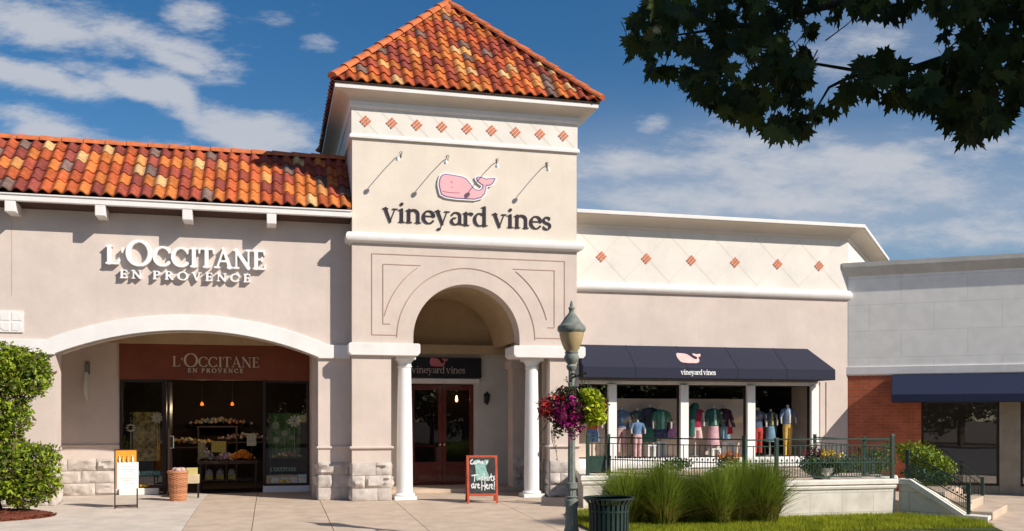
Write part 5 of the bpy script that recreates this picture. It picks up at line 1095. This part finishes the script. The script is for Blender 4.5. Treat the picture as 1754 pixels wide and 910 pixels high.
for (a, b, t_, lab) in ((1106, 1121, 762, 'white display plinth under the green skirt'), (1124, 1140, 756, 'white display plinth under the navy shorts'), (1216, 1232, 768, 'white display plinth under the pink skirt'), (1236, 1256, 757, 'white display plinth with a slatted front at the right of the second window')):
    Yp = Ym+.0; x0, x1 = X(a, Yp), X(b, Yp); z1 = Z(a, t_, Yp); r = empty('plinth', ((x0+x1)/2, Yp, .766), lab, 'plinth', 'white plinths in the display windows')
    m = MB(); m.box(x0, x1, Yp-.12, Yp+.12, z1-.03, z1); part('plinth_top', m, M_WPAINT, r); 
    for xx in (x0+.01, x1-.05): m = MB(); m.box(xx, xx+.04, Yp-.11, Yp+.11, .766, z1-.03); part('leg', m, M_WPAINT, r)

# ================================================================ PLANTS ON THE TERRACE
def plant(name, label, cat, lobes, n, size, cols, extra=(), pot=None, group=None, m_=None):
    r = empty(name, lobes[0][0], label, cat, group); m = MB(); leafset(m, blob_points(lobes, n, .25), size, cols); part('foliage', m, m_ or M_LEAF, r, fix=False)
    for (nm, lb, nn_, sz, cc) in extra: m = MB(); leafset(m, blob_points(lb, nn_, .5), sz, cc, up=1.); part(nm, m, M_PETAL, r, fix=False)
    if pot: m = MB(); m.lathe(pot[1], pot[0][0], pot[0][1], 20, pot[0][2]); part('pot', m, pot[2], r, smooth=True)
    return r
def LB(px_, py_, Y, rx, ry_, rz_): q = at(px_, py_, Y); return ((q.x, Y, q.z), (rx, ry_, rz_))
Yp = FY+.28
q = at(1407, 812, Yp)
plant('flower_planter', 'bushy planter with yellow and dark red flowers on the cream wall', 'planter', [LB(1405, 800, Yp, .36, .24, .20), LB(1385, 793, Yp, .2, .2, .16), LB(1428, 800, Yp, .22, .2, .17)], 1500, .03, [(.05, .10, .025), (.08, .14, .03), (.10, .13, .06), (.14, .20, .03)],
      [('yellow_flowers', [LB(1417, 776, Yp-.1, .14, .12, .06), LB(1437, 782, Yp-.1, .06, .06, .05)], 110, .028, [(.75, .45, .02), (.8, .6, .05)]), ('dark_red_flowers', [LB(1395, 775, Yp-.05, .16, .12, .09), LB(1378, 776, Yp-.05, .06, .06, .06)], 170, .03, [(.12, .015, .02), (.2, .02, .03)]), ('pale_flowers', [LB(1395, 763, Yp, .07, .06, .05), LB(1443, 780, Yp-.1, .05, .05, .05), LB(1415, 812, Yp-.2, .06, .05, .06)], 60, .026, [(.7, .66, .55), (.6, .6, .4)])],
      ((q.x, Yp, rz0), [(.14, 0), (.2, .12), (.22, .2), (.2, .2), (.18, .12)], mat('grey_pot', (.25, .24, .22), .8)))
Yo = 16.6; q = at(1247, 790, Yo)
plant('potted_flowers', 'round pot of orange flowers behind the grass clumps', 'potted plant', [LB(1247, 795, Yo, .26, .22, .16)], 500, .03, [(.06, .11, .03), (.09, .14, .03)], [('orange_flowers', [LB(1247, 783, Yo, .25, .2, .10)], 260, .026, [(.62, .22, .03), (.5, .16, .05)])], ((q.x, Yo, rz0-.05), [(.12, 0), (.17, .14), (.19, .2), (.17, .2)], mat('clay_pot', (.35, .13, .07), .8)))
for (a, b, Yq, rx, rz_, lab, dense) in ((1160, 795, 16.9, .3, .12, 'low white flowering plant behind the middle grass clumps', 1), (1240, 812, 16.2, .4, .15, 'low clipped bush behind the tall railing post', 1)):
    plant('low_shrub', lab, 'shrub', [LB(a, b, Yq, rx, .25, rz_)], 450, .03, [(.06, .12, .02), (.10, .17, .03)], [('white_flowers', [LB(a, b-6, Yq-.05, rx, .2, rz_*.6)], 60, .018, [(.75, .75, .7)])])
Yb_ = 16.3
plant('golden_shrub', 'yellow green leafy shrub behind the stair railing', 'shrub', [LB(1585, 785, Yb_, .36, .35, .26), LB(1560, 775, Yb_, .25, .3, .22), LB(1615, 800, Yb_, .28, .3, .2), LB(1590, 820, Yb_, .4, .3, .2)], 2300, .042, [(.20, .27, .02), (.28, .34, .025), (.10, .17, .02)])
plant('dark_shrub', 'darker green shrub between the golden shrub and the railing foot', 'shrub', [LB(1570, 812, Yb_-.5, .3, .25, .17), LB(1610, 818, Yb_-.5, .28, .25, .14)], 1100, .03, [(.03, .075, .03), (.05, .10, .03)])
Yh = 17.6; plant('hedge', 'low hedge behind the terrace railing in front of the red brick', 'hedge', [LB(1460, 795, Yh, .5, .3, .22), LB(1500, 790, Yh, .45, .3, .28), LB(1525, 765, Yh, .2, .2, .12), LB(1478, 768, Yh, .12, .15, .08)], 2200, .035, [(.05, .10, .02), (.08, .14, .02), (.15, .2, .02)])
# ================================================================ LEFT TOPIARY + MULCH
Yv = 17.9; vl = [LB(-20, 625, Yv, .75, .5, .40), LB(38, 640, Yv, .50, .45, .44), LB(-8, 715, Yv, .56, .5, .5), LB(15, 800, Yv, .82, .55, .52), LB(-75, 740, Yv, .8, .5, 1.2), LB(45, 835, Yv, .52, .5, .34)]
r = empty('climbing_shrub', (vl[3][0][0], Yv, gz(Yv)), 'tall lumpy bright green shrub at the left edge in front of the pier', 'shrub')
m = MB(); leafset(m, blob_points(vl, 24000, .6), .040, [(.19, .27, .016), (.26, .35, .022), (.11, .18, .012), (.34, .42, .03), (.15, .12, .04)], .6); part('foliage', m, M_LEAF, r, fix=False)
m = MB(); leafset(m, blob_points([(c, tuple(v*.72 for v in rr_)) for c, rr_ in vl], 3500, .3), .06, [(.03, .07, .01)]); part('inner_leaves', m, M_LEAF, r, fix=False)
m = MB(); 
for k in range(5): m.tube([(vl[3][0][0]+random.uniform(-.3, .3), Yv+random.uniform(-.1, .1), gz(Yv)), (vl[2][0][0]+random.uniform(-.3, .3), Yv, 1.3), (vl[1][0][0]+random.uniform(-.3, .2), Yv, 2.1)], [.03, .022, .01])
part('stem', m, M_BARK, r)
mx0 = X(-260, 17.8); g = MB(); n = 26; cc = Vector((X(-60, 17.7)-.15, 17.78, gz(17.75)))
pts = [(cc.x+1.55*math.cos(2*PI*i/n), cc.y+.85*math.sin(2*PI*i/n)) for i in range(n)]
vs = [(cc.x, cc.y, cc.z+.13)]
for k, h in ((.5, .10), (.85, .06), (1., -.01)): vs += [(cc.x+(x-cc.x)*k, cc.y+(y-cc.y)*k, gz(y)+h+.01*random.random()) for x, y in pts]
g.add(vs, [(0, 1+i, 1+(i+1) % n) for i in range(n)]+[(1+k*n+i, 1+(k+1)*n+i, 1+(k+1)*n+(i+1) % n, 1+k*n+(i+1) % n) for k in range(2) for i in range(n)])
for _ in range(3800):
    a = random.uniform(0, 2*PI); k = math.sqrt(random.random()); x, y = cc.x+1.53*k*math.cos(a), cc.y+.84*k*math.sin(a); z = gz(y)+.12*(1-k*k)+.012; d = Vector((random.gauss(0, 1), random.gauss(0, 1), random.gauss(0, .4))).normalized()*random.uniform(.012, .035); s = d.cross(Vector((0, 0, 1))).normalized()*.006
    g.add([Vector((x, y, z))-d-s, Vector((x, y, z))+d-s, Vector((x, y, z+.008))+d+s, Vector((x, y, z+.008))-d+s], [(0, 1, 2, 3)])
o = g.build('mulch', M_MULCH, None, fix=False); tag(o, 'red brown bark mulch under the green shrub', 'mulch', kind='stuff')

# ================================================================ MAPLE TREE over the camera's right
SIL = [(1075, 62), (1100, 20), (1108, -40), (1900, -40), (1900, 150), (1745, 165), (1735, 195), (1690, 222), (1655, 240), (1625, 205), (1600, 180), (1560, 188), (1530, 176), (1500, 160), (1470, 150), (1445, 180), (1410, 200), (1385, 222), (1330, 228), (1290, 205), (1240, 190), (1195, 165), (1170, 132), (1125, 132), (1112, 105), (1082, 84)]
GAP = [(1395, 140), (1420, 90), (1440, 75), (1432, 42), (1458, 28), (1500, 52), (1530, 48), (1560, 30), (1592, 15), (1598, 80), (1570, 95), (1548, 76), (1515, 60), (1480, 72), (1450, 92), (1428, 128), (1405, 150)]
mt = empty('maple_tree', (8.2, 3.2, gz(8.8)-.1), 'dark leafy maple branches hanging into the top right of the view', 'tree')
leaves = []
def sun_dir(): a = R(45); e = R(34); return Vector((math.sin(a)*math.cos(e), -math.cos(a)*math.cos(e), math.sin(e)))
SD = sun_dir()
cnt = 0
while cnt < 1380:
    px_, py_ = random.uniform(1070, 1900), random.uniform(-40, 245)
    if not inpoly(px_, py_, SIL) or any(inpoly(px_+dx_, py_+dy_, GAP) for dx_ in (-13, 0, 13) for dy_ in (-22, -8, 6)): continue
    k = mnoise.noise(Vector((px_*.018, py_*.022, 3)))+.8*mnoise.noise(Vector((px_*.045, py_*.05, 9)))
    if k < (-.16 if px_ < 1580 else -.5): continue
    D = random.uniform(5.6, 7.6)+(px_-1400)*-.0006; x, y = atD(px_, D); leaves.append((x, y, EYE+(HY-py_)*D/F)); cnt += 1
edge = []
for i in range(len(SIL)):
    a, b = SIL[i], SIL[(i+1) % len(SIL)]
    if max(a[0], b[0]) > 1760 or min(a[1], b[1]) < 0: continue
    L_ = math.hypot(b[0]-a[0], b[1]-a[1])
    for _ in range(int(L_/9)):
        t = random.random(); px_, py_ = a[0]+(b[0]-a[0])*t+random.gauss(0, 5), a[1]+(b[1]-a[1])*t-random.uniform(0, 14); D = random.uniform(5.9, 6.6); x, y = atD(px_, D); edge.append((x, y, EYE+(HY-py_)*D/F))
leaves += edge
MC = [(.038, .058, .011), (.055, .078, .013), (.025, .040, .008), (.080, .10, .018)]
m = MB(); leafset(m, leaves, .105, MC, .0, 'm')
# rest of the crown, above and beside the frame (this is what shades the leaves we see)
n = 0; lob_ = [((6.0, 3.4, 6.6), (3.2, 2.6, 1.7)), ((8.4, 2.6, 6.6), (2.8, 2.8, 2.2)), ((8.6, 4.6, 6.0), (2.0, 1.8, 1.9)), ((5.2, 4.6, 5.9), (2.0, 1.6, 1.0)), ((7.5, 1.0, 5.5), (2.2, 2.0, 1.6)), ((6.0, 2.6, 5.2), (1.6, 1.6, 1.2))]
m2 = MB(); pp = []
for c, rr_ in lob_:
    vol = rr_[0]*rr_[1]*rr_[2]
    for _ in range(int(vol*230)):
        d = Vector((random.gauss(0, 1), random.gauss(0, 1), random.gauss(0, 1))).normalized()*random.random()**.4
        P_ = (c[0]+d.x*rr_[0], c[1]+d.y*rr_[1], c[2]+d.z*rr_[2]); q = proj(P_)
        if q and -150 < q[0] < 1950 and q[1] > -70: 
            if q[0] < 1800 or q[1] > 180: 
                if q[0] > -150 and q[0] < 1830: continue
        if P_[2] < 3.2 or abs(P_[0]) < 1.2 and P_[1] < 3: continue
        pp.append(P_)
leafset(m2, pp, .14, MC, .3, 'q')
part('crown', m, M_MAPLE, mt, fix=False); part('upper_crown', m2, M_MAPLE, mt, fix=False)
tx, ty, tz0 = 8.2, 3.2, gz(8.8)-.25
m = MB(); m.tube([(tx, ty, tz0), (tx+.02, ty, 1.2), (tx-.1, ty+.05, 3.0), (tx-.2, ty, 4.6), (tx-.2, ty-.1, 6.6)], [.26, .20, .17, .13, .06], 12); part('trunk', m, M_BARK, mt, smooth=True)
def P3(px_, py_, D): x, y = atD(px_, D); return (x, y, EYE+(HY-py_)*D/F)
m = MB()
for br, rs in ((((tx-.1, ty, 3.4), P3(1850, 60, 6.9), P3(1650, 90, 6.8), P3(1520, 130, 6.6), P3(1400, 110, 6.6), P3(1290, 150, 6.4)), [.07, .05, .03, .016, .010, .005]), (((tx-.1, ty, 4.0), P3(1800, -60, 6.8), P3(1500, -10, 6.6), P3(1300, 40, 6.5), P3(1160, 60, 6.3)), [.07, .05, .03, .018, .006]),
               ((P3(1520, 130, 6.6), P3(1460, 130, 6.5), P3(1420, 150, 6.4), P3(1390, 200, 6.3)), [.02, .014, .009, .004]), ((P3(1650, 90, 6.8), P3(1655, 160, 6.5), P3(1650, 220, 6.3)), [.025, .014, .005]), (((tx-.15, ty, 4.4), (7.0, 2.6, 6.0), (5.6, 3.0, 7.0)), [.08, .05, .02]), (((tx-.1, ty, 3.6), (9.3, 3.4, 5.2), (10, 4, 6.4)), [.07, .04, .02])):
    m.tube(br, rs, 8)
part('limbs', m, M_BARK, mt, smooth=True)
m = MB(); tr_ = random.Random(4)
for k in range(170):
    c = Vector(tr_.choice(leaves)); d = Vector((tr_.gauss(0, 1), tr_.gauss(0, 1), tr_.gauss(.3, .6))).normalized()*tr_.uniform(.10, .30)
    q_ = proj(c+d)
    if not (inpoly(q_[0], q_[1], SIL) and inpoly(q_[0]+16, q_[1]+16, SIL) and inpoly(q_[0]-16, q_[1]+10, SIL)) or inpoly(q_[0], q_[1], GAP) or inpoly(q_[0]-14, q_[1]-14, GAP) or inpoly(q_[0]+14, q_[1]-10, GAP): continue
    m.tube([c, c+d*.5+Vector((0, 0, -.01)), c+d], [.002, .0032, .0045], 5)
part('twigs', m, M_BARK, mt)

# ================================================================ TREES ACROSS THE ROAD (behind the camera; the shop glass reflects them)
bt = None
kinds = []
for k in range(3):
    r = empty('street_tree', (0, 0, -.46), '', 'tree', 'trees across the road behind the viewer'); rr_ = random.Random(k)
    lob2 = [((rr_.uniform(-1.4, 1.4), rr_.uniform(-1, 1), 3.0+rr_.uniform(-1.2, 1.8)), (rr_.uniform(1.2, 2.), 1.5, rr_.uniform(1.0, 1.5))) for _ in range(6)]
    m = MB(); leafset(m, blob_points(lob2, 2600, .4), .16, [(.03, .06, .012), (.05, .08, .015)]); o = m.build('crown', M_LEAF, None, fix=False); o.parent = r
    m = MB(); m.tube([(0, 0, 0), (.05, 0, 1.6), (0, .1, 3.4)], [.2, .15, .07]); o = m.build('trunk', M_BARK, None); o.parent = r; kinds.append(r)
i = 0
for x in np.arange(-62, 70, 4.6):
    for row in range(2):
        k = kinds[i % 3]; o = k if i < 3 else copy_tree(k); s_ = random.uniform(.75, 1.25)*(1.25 if row else 1); o.location = (x+random.uniform(-1.4, 1.4), -30-row*7+random.uniform(-1.5, 1.5), -.46); o.scale = (s_*1.25, s_, s_); o.rotation_euler = (0, 0, random.uniform(0, 6.28)); o['label'] = 'bushy dark green tree across the road, mirrored in the shop windows'; i += 1

# ================================================================ SKY, SUN, CAMERA
SAZ, SEL = R(45), R(34)
w = bpy.data.worlds.new('World'); sc.world = w; w.use_nodes = True; nt = w.node_tree; N = nt.nodes; L = nt.links; N.clear()
out = N.new('ShaderNodeOutputWorld'); bg = N.new('ShaderNodeBackground'); L.new(bg.outputs[0], out.inputs[0])
sky = N.new('ShaderNodeTexSky'); sky.sky_type = 'NISHITA'; sky.sun_disc = False; sky.sun_elevation = SEL; sky.sun_rotation = PI-SAZ; sky.altitude = 300; sky.air_density = 1.0; sky.dust_density = .6; sky.ozone_density = 2.5
tc = N.new('ShaderNodeTexCoord')
def dotn(v):
    n = N.new('ShaderNodeVectorMath'); n.operation = 'DOT_PRODUCT'; L.new(tc.outputs['Generated'], n.inputs[0]); n.inputs[1].default_value = v; return n.outputs['Value']
def mth(op, a, b=None, c=None, clamp=False):
    n = N.new('ShaderNodeMath'); n.operation = op; n.use_clamp = clamp
    for i, v in enumerate((a, b, c)):
        if v is None: continue
        if isinstance(v, (int, float)): n.inputs[i].default_value = v
        else: L.new(v, n.inputs[i])
    return n.outputs[0]
df = mth('MAXIMUM', dotn((Fw[0], Fw[1], 0)), .05); u = mth('DIVIDE', dotn((Rt[0], Rt[1], 0)), df); v = mth('DIVIDE', dotn((0, 0, 1)), df)
clouds = [(60, 30, 200, 48, 14, .95), (240, 60, 190, 34, 22, .9), (300, 108, 80, 26, 24, .85), (330, 25, 70, 42, 20, .8), (70, 126, 170, 30, 12, 1.05), (225, 150, 140, 26, 28, 1.), (70, 210, 120, 36, 10, .95), (300, 175, 80, 32, 40, 1.), (435, 225, 125, 40, 8, 1.05), (562, 66, 46, 26, 8, .8), (475, 40, 60, 25, 20, .35), (1120, 202, 44, 22, -15, .6), (1220, 262, 330, 40, -5, .82), (1500, 300, 420, 62, 6, .78), (1280, 345, 440, 44, 4, .76), (1500, 85, 130, 70, 0, .55), (1700, 250, 200, 40, 5, .5), (250, 252, 160, 26, 3, .8), (1640, 395, 240, 40, -6, .75)]
tot = None
cmb0 = N.new('ShaderNodeCombineXYZ'); L.new(u, cmb0.inputs[0]); L.new(v, cmb0.inputs[1])
wn = N.new('ShaderNodeTexNoise'); wn.inputs['Scale'].default_value = 9; wn.inputs['Detail'].default_value = 3; L.new(cmb0.outputs[0], wn.inputs['Vector'])
ws = N.new('ShaderNodeSeparateXYZ'); L.new(wn.outputs['Color'], ws.inputs[0])
uw = mth('ADD', u, mth('MULTIPLY', mth('SUBTRACT', ws.outputs[0], .5), .06)); vw = mth('ADD', v, mth('MULTIPLY', mth('SUBTRACT', ws.outputs[1], .5), .04))
for (cx, cy, rx, ry_, an, it) in clouds:
    u0, v0 = (cx-877)/F, (HY-cy)/F; rx /= F; ry_ /= F; a = -R(an); ca_, sa_ = math.cos(a), math.sin(a)
    du, dv_ = mth('SUBTRACT', uw, u0), mth('SUBTRACT', vw, v0)
    p1 = mth('ADD', mth('MULTIPLY', du, ca_/rx), mth('MULTIPLY', dv_, sa_/rx)); p2 = mth('ADD', mth('MULTIPLY', du, -sa_/ry_), mth('MULTIPLY', dv_, ca_/ry_))
    e = mth('EXPONENT', mth('MULTIPLY', mth('ADD', mth('POWER', mth('ABSOLUTE', p1), 2), mth('POWER', mth('ABSOLUTE', p2), 2)), -1.)); e = mth('MULTIPLY', e, it); tot = e if tot is None else mth('MAXIMUM', tot, e)
mp = N.new('ShaderNodeMapping'); mp.inputs['Rotation'].default_value = (0, 0, R(24)); mp.inputs['Scale'].default_value = (9, 26, 1); L.new(cmb0.outputs[0], mp.inputs[0])
n1 = N.new('ShaderNodeTexNoise'); n1.inputs['Scale'].default_value = 1.; n1.inputs['Detail'].default_value = 12; n1.inputs['Roughness'].default_value = .68; L.new(mp.outputs[0], n1.inputs['Vector'])
den = mth('ADD', tot, mth('MULTIPLY', mth('SUBTRACT', n1.outputs['Fac'], .5), 2.1))
mr = N.new('ShaderNodeMapRange'); mr.interpolation_type = 'SMOOTHSTEP'; mr.inputs[1].default_value = .22; mr.inputs[2].default_value = .95; L.new(den, mr.inputs[0])
# broken cloud over the rest of the sky
n2 = N.new('ShaderNodeTexNoise'); n2.inputs['Scale'].default_value = 2.2; n2.inputs['Detail'].default_value = 8; L.new(tc.outputs['Generated'], n2.inputs['Vector'])
back = mth('MULTIPLY', mth('GREATER_THAN', mth('MULTIPLY', dotn((Fw[0], Fw[1], 0)), -1.), -.3), .0)
mrb = N.new('ShaderNodeMapRange'); mrb.interpolation_type = 'SMOOTHSTEP'; mrb.inputs[1].default_value = .5; mrb.inputs[2].default_value = .7; L.new(n2.outputs['Fac'], mrb.inputs[0])
bm_ = N.new('ShaderNodeMapRange'); bm_.inputs[1].default_value = .55; bm_.inputs[2].default_value = .3; L.new(dotn((Fw[0], Fw[1], 0)), bm_.inputs[0])
cm = mth('MAXIMUM', mth('MULTIPLY', mr.outputs[0], .88), mth('MULTIPLY', mth('MULTIPLY', mrb.outputs[0], bm_.outputs[0]), .7))
veil = None
for (cx, cy, rx, ry_, it) in ((1350, 335, 620, 120, .50), (1500, 90, 260, 130, .22)):
    e = mth('MULTIPLY', mth('EXPONENT', mth('MULTIPLY', mth('ADD', mth('POWER', mth('ABSOLUTE', mth('MULTIPLY', mth('SUBTRACT', uw, (cx-877)/F), F/rx)), 2), mth('POWER', mth('ABSOLUTE', mth('MULTIPLY', mth('SUBTRACT', vw, (HY-cy)/F), F/ry_)), 2)), -1.)), it)
    veil = e if veil is None else mth('MAXIMUM', veil, e)
cm = mth('SUBTRACT', 1., mth('MULTIPLY', mth('SUBTRACT', 1., cm), mth('SUBTRACT', 1., veil)))
hs = N.new('ShaderNodeHueSaturation'); hs.inputs['Saturation'].default_value = 1.34; hs.inputs['Value'].default_value = .98; L.new(sky.outputs[0], hs.inputs['Color'])
mxs = N.new('ShaderNodeMixRGB'); L.new(cm, mxs.inputs[0]); L.new(hs.outputs[0], mxs.inputs[1]); mxs.inputs[2].default_value = (5.8, 6.0, 6.5, 1)
L.new(mxs.outputs[0], bg.inputs[0]); bg.inputs[1].default_value = .075
sd = bpy.data.lights.new('sun', 'SUN'); sd.energy = 4.3; sd.angle = R(.53); sd.color = (1, .92, .81); so = bpy.data.objects.new('sun', sd); col.objects.link(so)
so.rotation_euler = SD.to_track_quat('Z', 'Y').to_euler()
cd = bpy.data.cameras.new('camera'); cam = bpy.data.objects.new('camera', cd); col.objects.link(cam); cam.location = (0, 0, EYE); cam.rotation_euler = (PI/2, 0, -YAW)
cd.sensor_width = 36; cd.sensor_fit = 'HORIZONTAL'; cd.lens = F/W*36; cd.shift_y = (HY-H/2)/W; cd.clip_end = 2000; cd.clip_start = .1; sc.camera = cam
sc.view_settings.view_transform = 'Standard'; sc.view_settings.look = 'None'; sc.view_settings.exposure = .37; sc.view_settings.gamma = 1
sc.cycles.max_bounces = 8; sc.cycles.transparent_max_bounces = 16; sc.cycles.caustics_reflective = False; sc.cycles.caustics_refractive = False
try: sc.cycles.use_denoising = True
except Exception: pass
